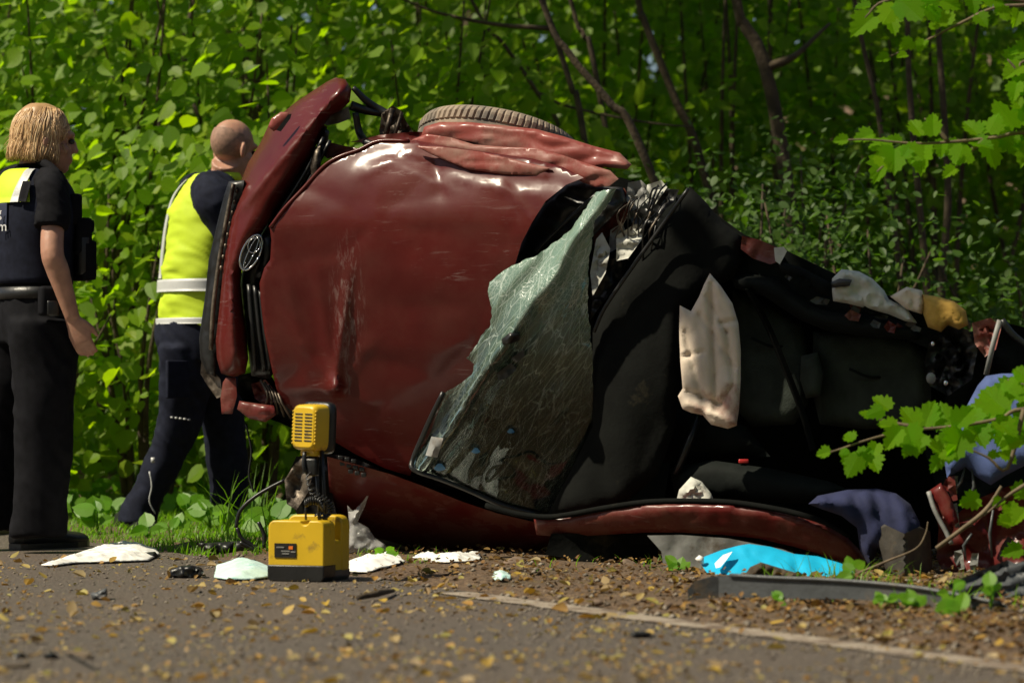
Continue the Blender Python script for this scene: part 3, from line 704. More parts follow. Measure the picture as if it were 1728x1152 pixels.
# upturned wheel
def wheel(c, axis, R, W, label):
    root = bpy.data.objects.new('wheel', None); COL.objects.link(root); root.parent = car; root.location = c - OFF[car.name]; OFF[root.name] = V(c); root['label'] = label
    ax = V(axis).normalized(); u = ax.cross(V((0, 1, 0))).normalized(); b_ = ax.cross(u)
    seg = 292; prof = []
    h = W / 2
    base = [(R * .64, -h * .80), (R * .70, -h * .98), (R * .86, -h), (R * .945, -h * .93), (R * .975, -h * .80)]
    tread = [(R, -h * .66), (R, -h * .36), (R - .008, -h * .34), (R - .008, -h * .26), (R, -h * .24), (R, h * .24), (R - .008, h * .26), (R - .008, h * .34), (R, h * .36), (R, h * .66)]
    prof = base + tread + [(r, -z) for r, z in base[::-1]]
    v = []; f = []; n = len(prof)
    for k in range(seg):
        a = 2 * math.pi * k / seg
        for i, (r, z) in enumerate(prof):
            if k % 4 == 0 and (5 <= i <= 14) and abs(z) > .3 * h: r = min(r, R - .008)
            if k % 4 == 0 and i in (4, n - 5): r -= .005
            aa = a + (z / W) * .10 * (1 if z > 0 else -1)
            v.append(c + (u * math.cos(aa) + b_ * math.sin(aa)) * r + ax * z)
    for k in range(seg):
        for i in range(n - 1):
            k2 = (k + 1) % seg; f.append((k * n + i, k * n + i + 1, k2 * n + i + 1, k2 * n + i))
    mk('tyre', (v, f), M['rubber'], root, smooth=False)
    rp = [(R * .64, -h * .8), (R * .60, -h * .7), (R * .58, h * .4), (R * .62, h * .8), (R * .52, h * .55), (R * .16, h * .35), (.0, h * .35)]
    v = []; f = []; n = len(rp); seg = 40
    for k in range(seg):
        a = 2 * math.pi * k / seg
        for i, (r, z) in enumerate(rp):
            v.append(c + (u * math.cos(a) + b_ * math.sin(a)) * max(r, .001) + ax * (z - (.02 if i == 4 and (k % 8) < 4 else 0)))
    for k in range(seg):
        for i in range(n - 1):
            k2 = (k + 1) % seg; f.append((k * n + i, k * n + i + 1, k2 * n + i + 1, k2 * n + i))
    mk('rim', (v, f), M['metal'], root)
wc = P(838, 262, D(838) + .62)
wheel(wc, (.19, .23, .95), .305, .185, 'worn tyre pointing at the sky')
wheel(P(640, 900, D(640) + .75), (.05, -.1, 1), .30, .18, 'lower wheel under the wreck')
# crumpled top wing, in torn folds
panel('wing', [(710, 232), (716, 214), (742, 206), (790, 206), (850, 212), (905, 218), (950, 230), (1000, 246), (1046, 258), (1066, 278), (1058, 286), (1020, 282), (1000, 290), (960, 282), (900, 272), (840, 258), (790, 244), (745, 238)],
    Do(.05), M['redtop'], car, thick=.40, res=5, bulge=.018, br=10, crump=.004, cs=.017, aniso=(.45, 2.0), seed=2, fac=.035)
panel('wing_fold', [(690, 238), (720, 226), (760, 232), (800, 244), (850, 248), (905, 250), (950, 262), (990, 276), (1030, 288), (1044, 302), (1028, 314), (1004, 316), (970, 302), (925, 290), (880, 284), (820, 272), (770, 254), (730, 246)],
    Do(-.06), M['redtop'], car, thick=.012, res=5, crump=.004, cs=.015, aniso=(.5, 2.2), seed=6, fac=.03, bulge=.004, br=8)
panel('wing_fold', [(590, 240), (640, 228), (700, 222), (760, 226), (756, 236), (700, 238), (640, 240)], Do(.06), M['redlow'], car, thick=.2, res=7, crump=.02, cs=.03, seed=9)
panel('wing_fold', [(700, 246), (745, 248), (810, 256), (880, 272), (930, 284), (905, 296), (850, 294), (790, 286), (755, 272), (730, 262)], Do(-.13), M['redtop'], car, thick=.010, res=4.5, crump=.003, cs=.017, aniso=(.5, 2.2), seed=12, fac=.025, bulge=.003, br=8)
# A-pillar base and black scuttle between bonnet and windscreen
panel('scuttle', [(985, 300), (1010, 312), (1050, 316), (1058, 340), (1000, 400), (940, 440), (880, 470), (862, 450), (880, 405), (900, 370), (925, 338), (955, 312)], Do(.0), M['black'], car, thick=.12, res=9, crump=.02, cs=.03, bulge=.02, br=20)
mk('wiper_arm', tube([P(905, 425, D(905) - .06), P(960, 370, D(950) - .07), P(1010, 325, D(1000) - .05)], .008, 6, 5), M['black'], car)
panel('pillar_stub', [(1000, 322), (1030, 312), (1054, 318), (1064, 340), (1056, 372), (1030, 396), (1004, 420), (998, 380)], Do(.06), M['redlow'], car, thick=.10, res=7, crump=.03, cs=.05)
for o_, mt in (([(1060, 308), (1082, 304), (1096, 318), (1086, 346), (1066, 356), (1056, 336)], 'greymetal'), ([(1092, 312), (1116, 304), (1126, 316), (1112, 336), (1100, 352), (1088, 340)], 'pale'), ([(1120, 318), (1146, 320), (1138, 340), (1112, 362), (1100, 352)], 'black'),
               ([(1040, 398), (1072, 378), (1090, 380), (1086, 400), (1060, 436), (1040, 440)], 'pale'), ([(1006, 404), (1016, 392), (1030, 420), (1022, 460), (1000, 500), (996, 460)], 'pale'), ([(1030, 388), (1050, 376), (1056, 390), (1040, 420), (1026, 428)], 'greymetal'),
               ([(1060, 352), (1100, 352), (1120, 366), (1092, 384), (1066, 376)], 'black'), ([(1020, 440), (1060, 430), (1050, 470), (1010, 520), (996, 540), (1000, 500)], 'black')):
    panel('torn_trim', o_, Do(-.02 if mt == 'pale' else .05), M[mt], car, thick=.03, res=6, crump=.035, cs=.06, seed=len(o_))
# windscreen
def wsn(x, y):
    # folded along a diagonal ridge
    ax, ay, bx, by = 990, 375, 845, 590
    nx, ny = (by - ay), -(bx - ax); L = math.hypot(nx, ny); s = ((x - ax) * nx + (y - ay) * ny) / L
    wob = 12 * mn.noise(V((x * .010, y * .010, 3))) + 3 * mn.noise(V((x * .05, y * .05, 8))); s2 = s + wob
    o = -.22 + (.0005 * abs(s) if s < 0 else .0011 * s) - .034 * math.exp(-(s2 / 12) ** 2) - .012 * math.exp(-((s2 + 46) / 9) ** 2) - .014 * math.exp(-((s2 - 40) / 11) ** 2)
    o += .10 * max(0, (y - 600) / 260)
    o += .016 * ridged(x * .011, y * .011, 4) + .010 * ridged((x * .8 + y * .6) * .016, (x * .6 - y * .8) * .003, 9) + .002 * mn.noise(V((x * .04, y * .04, 6)))
    return o
ws = panel('windscreen', [(1040, 318), (1006, 324), (992, 345), (978, 366), (958, 392), (930, 412), (908, 430), (870, 446), (848, 458), (826, 476), (823, 490), (830, 520), (828, 548), (812, 566), (806, 580), (786, 604), (800, 614), (796, 632), (778, 646), (748, 664), (730, 700), (714, 736), (698, 772), (698, 790), (740, 806), (790, 826), (850, 850), (912, 866), (950, 850), (985, 790), (1000, 700), (1000, 600), (992, 520), (994, 440), (1004, 372), (1030, 340)],
    Do(-.02), M['glass'], car, thick=.006, res=6, fn=wsn, jag=1.5)
mk('windscreen_seal', tube([P(x, y, D(x) + wsn(x, y) - .03) for x, y in ((748, 662), (728, 702), (712, 738), (697, 774), (698, 792), (742, 808), (792, 828), (850, 853), (914, 869))], .009, 6, 4), M['black'], ws)
panel('sticker', [(728, 736), (748, 739), (738, 772), (718, 768)], lambda x, y: D(x) + wsn(x, y) - .034, M['greymetal'], ws, thick=.002, res=7)
for (cx, cy, r) in ((742, 788, 8), (803, 760, 6), (862, 727, 5)):
    panel('blue_sticker', [(cx + r * (1.1 + .3 * math.sin(a * 3)) * math.cos(a), cy + r * .8 * math.sin(a)) for a in np.linspace(0, 6.28, 12)[:-1]], lambda x, y: D(x) + wsn(x, y) - .034, pm('blue_film', (.02, .13, .28), .5), ws, thick=.002, res=6)
mirror_base = panel('mirror_base', [(846, 572), (860, 561), (878, 563), (877, 574), (862, 580), (848, 581)], lambda x, y: D(x) + wsn(x, y) - .05, M['black'], ws, thick=.03, res=5, bulge=.015, br=6)
for o_ in ([(838, 630), (862, 612), (872, 622), (858, 636), (842, 642)], [(862, 604), (884, 590), (886, 600), (872, 612)]):
    panel('broken_mount', o_, lambda x, y: D(x) + wsn(x, y) - .04, M['black'], ws, thick=.02, res=5, crump=.01, cs=.1)
# lower wing, sill / roof rail along the ground
panel('lower_wing', [(552, 770), (604, 784), (660, 800), (720, 822), (780, 846), (840, 866), (900, 880), (955, 886), (960, 905), (930, 925), (870, 938), (780, 946), (680, 944), (610, 930), (572, 880), (556, 830)], Do(.05), M['redlow'], car, thick=.30, res=12, bulge=.03, br=30, crump=.008, cs=.015, fn=lambda x, y: .0040 * (y - 800))
panel('wheel_arch_liner', [(486, 800), (500, 770), (540, 764), (590, 770), (640, 790), (640, 810), (590, 806), (560, 830), (570, 880), (600, 930), (560, 940), (520, 900), (492, 850)], Do(.15), M['black'], car, thick=.2, res=10, crump=.04, cs=.03)
m = MB()
for i in range(4):
    for j in range(3):
        if (i, j) in ((0, 2), (3, 0)): continue
        m.add(box(P(575 + 11 * i + 3 * j, 772 + 10 * j + 3 * i, D(580) - .02), .018, .02, .015, None, .003))
mk('wheel_arch_vent', m.get(), M['black'], car, kind=None)
panel('fog_lamp_housing', [(400, 690), (404, 676), (430, 680), (462, 684), (466, 700), (448, 712), (420, 706)], Do(-.02), M['redlow'], car, thick=.06, res=5, bulge=.008, br=8, fac=.03, cs=.05)
panel('broken_front_end', [(402, 634), (424, 628), (458, 634), (472, 660), (480, 690), (520, 716), (510, 730), (470, 712), (440, 702), (410, 676), (400, 660)], Do(.08), M['blackmat'], car, thick=.15, res=8, crump=.05, cs=.05)
panel('broken_front_end', [(424, 648), (448, 640), (462, 656), (470, 676), (446, 684), (430, 672)], Do(.02), M['redlow'], car, thick=.04, res=6, crump=.04, cs=.06, seed=4)
m = MB(); 
for i in range(5): m.add(tube([P(440 + 7 * i, 640 + 5 * i, D(450)), P(452 + 6 * i, 668 + 3 * i, D(450) - .03), P(444 + 12 * i, 690 + 4 * i, D(450) + .02)], .005, 5, 4))
mk('wire', m.get(), M['metal'], car)
panel('suspension_arm', [(480, 810), (496, 784), (512, 770), (530, 790), (520, 830), (500, 860), (484, 850)], Do(.05), M['metal'], car, thick=.10, res=7, crump=.05, cs=.05)
rail = panel('roof_rail', [(900, 872), (960, 870), (1020, 860), (1090, 850), (1160, 848), (1230, 850), (1290, 858), (1340, 868), (1390, 884), (1430, 906), (1455, 932), (1468, 965), (1440, 955), (1395, 938), (1340, 922), (1280, 908), (1220, 902), (1150, 898), (1090, 898), (1020, 902), (950, 906), (905, 902)], Do(-.10), M['redlow'], car, thick=.10, res=9, bulge=.03, br=18, crump=.005, cs=.02, fn=lambda x, y: .0012 * (y - 880))
mk('rail_seal', tube([P(x, y, D(x) - .135) for x, y in ((820, 852), (870, 866), (920, 872), (960, 868), (1020, 857), (1090, 847), (1160, 845), (1230, 847), (1290, 855), (1340, 865), (1392, 881), (1432, 903))], .010, 6, 4), M['blackmat'], rail)
panel('door_edge', [(960, 906), (1100, 900), (1230, 904), (1330, 922), (1440, 960), (1455, 985), (1380, 965), (1290, 940), (1200, 925), (1100, 918), (1000, 920)], Do(.0), M['blackmat'], car, thick=.10, res=12)
panel('door_panel', [(1092, 903), (1150, 902), (1230, 908), (1320, 926), (1400, 955), (1420, 985), (1300, 985), (1200, 978), (1120, 962), (1116, 930)], lambda x, y: gd(1150, 968) - .0004 * (x - 1150), M['greymetal'], car, thick=.03, res=12, crump=.01, cs=.02)
panel('dark_gap_sheet', [(930, 900), (1000, 900), (1094, 904), (1110, 925), (1114, 964), (1060, 958), (980, 946), (920, 935)], lambda x, y: gd(1050, 958) + .12, M['blackmat'], car, thick=.2, res=12, crump=.01, cs=.02)  # black sheet standing in for the shaded gap below the rail
# cabin: floor, dashboard, seats, torn upper side
panel('floor_pan', [(900, 320), (1170, 330), (1250, 400), (1400, 490), (1540, 540), (1640, 570), (1660, 700), (1640, 860), (1500, 930), (1200, 925), (900, 925), (700, 930), (640, 700), (700, 320)], Do(.85), M['cabin'], car, thick=.12, res=40)
panel('firewall', [(700, 300), (1140, 330), (1160, 600), (1120, 850), (900, 880), (660, 830), (700, 600)], Do(.62), M['cabin'], car, thick=.25, res=40)
panel('underbody', [(480, 330), (700, 270), (1050, 300), (1170, 340), (1400, 500), (1640, 570), (1650, 900), (1500, 950), (700, 940), (520, 860)], Do(1.0), M['blackmat'], car, thick=.10, res=40, crump=.03, cs=.01)
def dsh(x, y):
    s = (x - 1070) / 130; return .06 * s * s + .03 * ridged(x * .01, y * .004, 1)
panel('dashboard', [(1164, 314), (1190, 340), (1216, 372), (1252, 400), (1256, 440), (1236, 470), (1180, 500), (1150, 530), (1146, 650), (1140, 720), (1110, 800), (1060, 846), (1000, 866), (925, 866), (960, 800), (1000, 720), (1000, 560), (1018, 520), (1060, 460), (1110, 390)], Do(-.02), M['blackmat'], car, thick=.10, res=12, fn=dsh, bulge=.05, br=30)
mk('dashboard_edge', tube([P(x, y, D(x) - .09) for x, y in ((1162, 318), (1112, 388), (1062, 458), (1020, 520), (1002, 560))], .007, 6, 5), M['black'], car)
panel('body_side', [(1168, 330), (1215, 366), (1256, 396), (1300, 412), (1330, 424), (1380, 448), (1410, 462), (1460, 490), (1530, 505), (1600, 540), (1640, 570), (1620, 610), (1560, 585), (1500, 560), (1440, 548), (1390, 545), (1340, 520), (1290, 490), (1230, 470), (1160, 470)], Do(.10), M['cabin'], car, thick=.70, res=14, crump=.02, cs=.02)
panel('body_side_scrap', [(1252, 398), (1280, 404), (1312, 418), (1318, 440), (1300, 446), (1270, 436), (1250, 420)], Do(.04), M['redlow'], car, thick=.05, res=7, crump=.02, cs=.05)
panel('torn_trim', [(1306, 418), (1322, 416), (1328, 424), (1316, 446), (1308, 440)], Do(.02), M['pale'], car, thick=.02, res=5)
panel('side_trim', [(1312, 440), (1350, 450), (1404, 478), (1400, 500), (1380, 494), (1340, 470), (1316, 456)], Do(.03), M['blackmat'], car, thick=.04, res=8, bulge=.02, br=12)
panel('seat_side', [(1232, 468), (1260, 462), (1310, 468), (1350, 500), (1390, 520), (1460, 530), (1540, 545), (1560, 575), (1480, 570), (1400, 560), (1350, 540), (1290, 500), (1240, 486)], Do(.10), M['cabin'], car, thick=.3, res=12, bulge=.06, br=18)
for o_, lb in (([(1236, 490), (1290, 510), (1352, 548), (1366, 600), (1364, 680), (1340, 716), (1270, 720), (1240, 690)], 'front seat'), ([(1372, 560), (1440, 562), (1540, 570), (1568, 600), (1572, 680), (1550, 720), (1460, 724), (1384, 716), (1370, 660)], 'rear seat')):
    s_ = panel('seat', o_, Do(.28), M['seatm'], car, thick=.22, res=12, bulge=.05, br=26)
    cx = sum(p[0] for p in o_) / len(o_)
    mk('seam', tube([P(cx - 40, o_[1][1] + 60, D(cx) + .225), P(cx, o_[1][1] + 75, D(cx) + .22), P(cx + 50, o_[1][1] + 66, D(cx) + .225)], .005, 5, 4), M['cabin'], s_)
panel('seat_cushion', [(1130, 790), (1200, 776), (1300, 790), (1400, 812), (1440, 830), (1380, 850), (1280, 846), (1200, 842), (1140, 838)], Do(.10), M['cabin'], car, thick=.25, res=14, bulge=.05, br=24)
panel('seat_cushion', [(1110, 690), (1170, 690), (1260, 720), (1300, 770), (1200, 772), (1120, 780)], Do(.22), M['cabin'], car, thick=.25, res=14, bulge=.06, br=30)
mk('steering_column', tube([P(1140, 800, D(1140) + .05), P(1165, 740, D(1140) + .03), P(1180, 700, D(1140) + .1)], [.012, .014, .01], 7, 4), M['black'], car)
mk('small_red_clip', box(P(1255, 778, D(1250) + .09), .035, .01, .015, None, .004), pm('red_plastic', (.35, .02, .02), .4), car)
panel('torn_lining', [(1140, 850), (1146, 826), (1166, 804), (1184, 812), (1200, 832), (1208, 850)], Do(-.05), M['pale'], car, thick=.015, res=6, crump=.03, cs=.05, bulge=.03, br=14)
panel('torn_lining', [(1216, 850), (1226, 842), (1256, 850), (1330, 862), (1330, 872), (1270, 862), (1230, 858)], Do(-.12), M['greymetal'], car, thick=.012, res=6, crump=.01, cs=.05)
# airbag hanging in the opening
def ab(x, y):
    o = 0
    for (ax, ay, bx, by, a_, wd) in ((1200, 480, 1208, 690, .020, 5), (1155, 560, 1190, 690, .016, 5), (1215, 545, 1246, 540, .018, 4), (1180, 530, 1240, 620, .014, 5), (1160, 660, 1215, 682, .024, 5), (1215, 682, 1236, 650, .02, 5), (1150, 602, 1186, 594, .014, 4), (1192, 500, 1226, 560, .014, 4), (1226, 560, 1236, 640, .014, 4), (1160, 680, 1240, 712, -.02, 6)):
        t = max(0, min(1, ((x - ax) * (bx - ax) + (y - ay) * (by - ay)) / ((bx - ax) ** 2 + (by - ay) ** 2)))
        dd = math.hypot(x - ax - t * (bx - ax), y - ay - t * (by - ay)); o += a_ * math.exp(-(dd / wd) ** 2)
    return o * .9 - .014 * facet(x * .020, y * .011, 3) + .004 * ridged(x * .05, y * .03, 3)
panel('airbag', [(1198, 461), (1216, 482), (1236, 512), (1246, 545), (1250, 590), (1250, 640), (1247, 690), (1243, 718), (1228, 723), (1200, 716), (1186, 700), (1166, 696), (1152, 690), (1144, 668), (1152, 655), (1148, 610), (1146, 560), (1147, 515), (1166, 525), (1180, 500), (1188, 480)], Do(-.16), M['airbag'], car, thick=.03, res=5, bulge=.018, br=12, pillow=.012, fn=ab)
# torn bits at the right end of the opening
panel('seat_cover', [(1404, 492), (1404, 470), (1420, 454), (1450, 458), (1472, 470), (1492, 490), (1500, 505), (1530, 520), (1548, 545), (1528, 542), (1500, 530), (1470, 522), (1430, 512), (1406, 508)], Do(.02), M['pale'], car, thick=.03, res=6, bulge=.05, br=16, crump=.03, cs=.04)
panel('seat_cover', [(1502, 500), (1530, 484), (1556, 490), (1562, 510), (1556, 530), (1530, 522)], Do(.0), M['airbag'], car, thick=.02, res=6, bulge=.03, br=12, crump=.025, cs=.05)
panel('seat_foam', [(1556, 496), (1580, 500), (1610, 508), (1630, 524), (1634, 548), (1618, 556), (1600, 548), (1588, 560), (1566, 552), (1558, 530)], Do(.0), M['foam'], car, thick=.05, res=6, bulge=.05, br=18, crump=.012, cs=.08)
panel('belt_buckle', [(1402, 476), (1416, 470), (1438, 472), (1434, 482), (1416, 484), (1404, 486)], Do(-.03), M['black'], car, thick=.02, res=5, bulge=.01)
panel('rear_light_scrap', [(1640, 545), (1672, 536), (1690, 552), (1680, 590), (1662, 602), (1645, 580)], Do(-.02), M['redtop'], car, thick=.06, res=6, crump=.05, cs=.07)
panel('rear_wreckage', [(1570, 570), (1600, 548), (1634, 556), (1650, 590), (1640, 640), (1600, 668), (1568, 650), (1560, 610)], Do(.03), M['black'], car, thick=.15, res=7, crump=.06, cs=.06)
panel('rear_wreckage', [(1636, 560), (1700, 545), (1760, 560), (1790, 700), (1780, 860), (1700, 880), (1600, 880), (1560, 760), (1600, 660)], Do(.30), M['cabin'], car, thick=.4, res=16, crump=.05, cs=.03)
mk('gas_strut', tube([P(1687, 540, D(1687) - .06), P(1676, 580, D(1676) - .06), P(1664, 632, D(1664) - .06)], .009, 7), M['greymetal'], car)
mk('seal_strip', tube([P(1690, 540, D(1690)), P(1715, 570, D(1690)), P(1760, 600, D(1690))], .012, 7, 4), M['black'], car)
for (x, y, r, mt) in ((1574, 580, .007, 'chrome'), (1571, 638, .016, 'greymetal'), (1596, 646, .008, 'chrome')):
    mk('bolt', ellipsoid(P(x, y, D(x) - .06), V((r, 0, 0)), V((0, r, 0)), V((0, 0, r * 1.2)), 9, 6), M[mt], car)
# crumpled rear door at lower right, lying as part of the wreck
panel('rear_door', [(1572, 830), (1584, 816), (1600, 850), (1612, 870), (1640, 846), (1700, 820), (1760, 810), (1790, 960), (1700, 985), (1640, 975), (1600, 985), (1580, 940), (1584, 890)], Do(-.15), M['redrear'], car, thick=.05, res=8, crump=.05, cs=.012, seed=5, fac=.03, label='crumpled dark red door at the rear of the wreck')
panel('door_frame', [(1567, 828), (1588, 814), (1606, 842), (1618, 880), (1604, 890), (1588, 868)], Do(-.22), M['redrear'], car, thick=.03, res=6, bulge=.02, br=8)
mk('door_frame_edge', tube([P(1567, 829, D(1567) - .24), P(1578, 862, D(1578) - .245), P(1596, 896, D(1596) - .24), P(1606, 918, D(1606) - .235)], .008, 6, 4), M['greymetal'], car)
for pts in (((1610, 830), (1622, 812), (1628, 790)), ((1634, 850), (1644, 820), (1640, 790)), ((1676, 860), (1670, 900), (1674, 940)), ((1640, 900), (1626, 920), (1630, 945))):
    mk('torn_edge', tube([P(x, y, D(x) - .21) for x, y in pts], [.004, .006, .003], 5, 1), M['darkgrey'], car)

# odds and ends inside and along the torn upper edge
mk('seat_belt', tube([P(1262, 486, D(1262) + .06), P(1300, 560, D(1300) + .16), P(1352, 690, D(1352) + .18), P(1372, 760, D(1372) + .16)], .012, 4, 5), M['blackmat'], car, smooth=False)
panel('head_restraint', [(1352, 600), (1380, 594), (1390, 630), (1384, 668), (1360, 672), (1350, 640)], Do(.16), M['seatm'], car, thick=.10, res=8, bulge=.03, br=12)
for k in range(16):
    x = random.uniform(1050, 1130); y = 330 + (x - 1050) * random.uniform(-.3, .9); 
    mk('wire', tube([P(x, y, D(x) - .02), P(x - random.uniform(5, 30), y + random.uniform(10, 40), D(x) - .05), P(x - random.uniform(10, 40), y + random.uniform(30, 90), D(x) + .02)], random.uniform(.002, .005), 5, 4), M['black' if k % 3 else 'metal'], car)
for k in range(14):
    x = random.uniform(1330, 1560); y = 470 + (x - 1330) * .36 + random.uniform(-12, 24)
    w_ = random.uniform(8, 22); h_ = random.uniform(5, 13)
    panel('torn_trim', [(x - w_, y), (x - w_ * .3, y - h_), (x + w_, y - h_ * .2), (x + w_ * .7, y + h_), (x - w_ * .4, y + h_ * .8)], D(x) + random.uniform(-.02, .06), M[random.choice(['blackmat', 'black', 'darkgrey', 'darkgrey', 'metal', 'redlow'])], car, smooth=False, thick=.02, res=6, crump=.02, cs=.07, seed=k)
for k in range(16):
    x = random.uniform(1575, 1728); y = random.uniform(800, 960); a = random.uniform(-.6, .9); L = random.uniform(18, 50); w_ = random.uniform(6, 16)
    c_, s_ = math.cos(a + 1.3), math.sin(a + 1.3)
    panel('torn_metal', [(x, y), (x + w_ * s_, y - w_ * c_), (x + L * c_ + w_ * .7 * s_, y + L * s_ - w_ * .7 * c_), (x + L * c_, y + L * s_), (x + L * .5 * c_ - 4 * s_, y + L * .5 * s_ + 4 * c_)], D(x) - random.uniform(.17, .24), M[random.choice(['redrear', 'redrear', 'redrear', 'greymetal', 'black'])], car, smooth=False, thick=.012, res=7, crump=.03, cs=.05, seed=k)
# ================================================================== the two people
M['skin'] = pm('skin', (.40, .21, .14), .5, var=.16, vs=22, bump=.3, bs=160, bd=.002); M['skin'].node_tree.nodes['Principled BSDF'].inputs['Subsurface Weight'].default_value = .08
M['navy'] = pm('navy_cloth', (.011, .013, .024), .85, var=.3, vs=30, bump=.4, bs=300, bd=.001, spec=.12)
M['darkcloth'] = pm('black_cloth', (.007, .007, .009), .85, var=.3, vs=30, bump=.4, bs=300, bd=.001, spec=.12)
M['hivis'] = pm('hi_vis_yellow', (.50, .66, .015), .7, var=.06, vs=20, bump=.3, bs=250, bd=.001)
M['reflect'] = pm('reflective_tape', (.50, .51, .50), .4, var=.08, bump=.2, bs=200)
M['leather'] = pm('black_leather', (.010, .010, .010), .4, var=.3, bump=.3, bs=60)
M['hair'] = pm('blonde_hair', (.55, .34, .15), .45, var=.35, vs=40, bump=.5, bs=90)
def hairmat():
    m, nt, b = newmat('blonde_hair'); g_ = N(nt, 'NewGeometry')
    c = ramp(nt, g_.outputs['Random Per Island'], [(0, (.26, .14, .06)), (.35, (.46, .28, .13)), (.7, (.62, .41, .20)), (1, (.78, .56, .32))])
    nt.links.new(c, b.inputs['Base Color']); b.inputs['Roughness'].default_value = .42; return m
M['hair'] = hairmat()
M['hair2'] = pm('stubble', (.27, .155, .105), .7, var=.25, vs=60, bump=.4, bs=300)
M['white'] = pm('white_print', (.75, .75, .75), .7, var=.05)
Z = V((0, 0, 1))
def limb(pts, rs, seg=14, curve=4): return tube(pts, rs, seg, curve)
def head_vfs(c, Fd, Rt, Up, s=1.0):
    e = lambda o, a, b, d: ellipsoid(c + (Rt * o[0] + Fd * o[1] + Up * o[2]) * s, Rt * a * s, Fd * b * s, Up * d * s, 18, 12)
    v = [e((0, -.012, .03), .076, .096, .092), e((0, .028, -.045), .058, .066, .078), e((0, .062, -.095), .030, .028, .026), e((0, .095, -.012), .013, .018, .028), e((0, .106, -.026), .013, .016, .012),
         e((0, .078, .030), .055, .022, .018), e((0, .088, -.060), .024, .014, .007), e((0, .086, -.073), .020, .013, .007), e((.045, .05, -.03), .022, .03, .025), e((-.045, .05, -.03), .022, .03, .025)]
    for sd in (1, -1): v.append(ellipsoid(c + (Rt * .084 * sd + Fd * -.012 + Up * -.012) * s, Rt * .012 * s, (Fd * .021 - Rt * sd * .014) * s, Up * .036 * s, 10, 8))
    return v
def hand(wr, d, palm_n, s=1.0, curl=.5):
    """wrist, direction of the fingers, normal out of the palm's back"""
    d = d.normalized(); n = (palm_n - d * palm_n.dot(d)).normalized(); side = d.cross(n)
    vs = [loft([(wr - d * .03, side * .026, n * .020), (wr + d * .02 * s, side * .034, n * .018), (wr + d * .06, side * .042, n * .016), (wr + d * .095, side * .040, n * .013)], 12, 3)]
    for k, (o, L) in enumerate(((-.030, .066), (-.010, .076), (.011, .071), (.031, .055))):
        b = wr + d * .085 + side * o; q1 = b + d * L * .42 - n * L * .12; q2 = q1 + (d * math.cos(curl) - n * math.sin(curl)) * L * .34; q3 = q2 + (d * math.cos(curl * 1.9) - n * math.sin(curl * 1.9)) * L * .3
        vs.append(tube([b - d * .02, b, q1, q2, q3], [.0085, .0092, .0088, .0080, .0062], 8, 2))
    b = wr + d * .025 - side * .034; q1 = b + d * .035 - side * .018 - n * .012; q2 = q1 + d * .032 - side * .002 - n * .012
    vs.append(tube([wr + d * .005 - side * .015, b, q1, q2], [.012, .013, .0105, .008], 8, 2))
    return vs
def wrinkle(amp, sc, st=(1, 1, 1), seed=0):
    return lambda v, n: amp * mn.noise(V((v.x * sc * st[0], v.y * sc * st[1], v.z * sc * st[2] + seed))) + amp * .5 * (ridged(v.x * sc * 1.7 + v.z * sc * 2.2 * st[2], v.y * sc * 2, seed) - .5)
def shoe(heel, toe, w, h, mat, parent, sole=True):
    d = (toe - heel); L = d.length; d.normalize(); s = d.cross(Z).normalized()
    r = [(heel + Z * h * .42 - d * .0, s * w * .36, Z * h * .40), (heel + d * L * .10 + Z * h * .50, s * w * .44, Z * h * .50), (heel + d * L * .3 + Z * h * .52, s * w * .44, Z * h * .52), (heel + d * L * .5 + Z * h * .40, s * w * .46, Z * h * .40),
         (heel + d * L * .72 + Z * h * .32, s * w * .52, Z * h * .32), (heel + d * L * .9 + Z * h * .29, s * w * .46, Z * h * .27), (heel + d * L + Z * h * .26, s * w * .2, Z * h * .12)]
    o = mk('shoe', loft(r, 18, 4), mat, parent)
    if sole:
        v = []; f = []; n = 16
        prof = [(-.01, .30), (.06, .42), (.3, .42), (.55, .44), (.75, .52), (.9, .46), (1.0, .22), (1.02, .0)]
        pts = [heel + d * L * t + s * w * q for t, q in prof] + [heel + d * L * t - s * w * q for t, q in prof[-2::-1]]
        k = len(pts); v = [p.copy() for p in pts] + [p + Z * .022 for p in pts]
        f = [tuple(range(k))[::-1], tuple(range(k, 2 * k))] + [(i, (i + 1) % k, k + (i + 1) % k, k + i) for i in range(k)]
        mk('sole', (v, f), M['black'], o, smooth=False, fix=True)
    return o

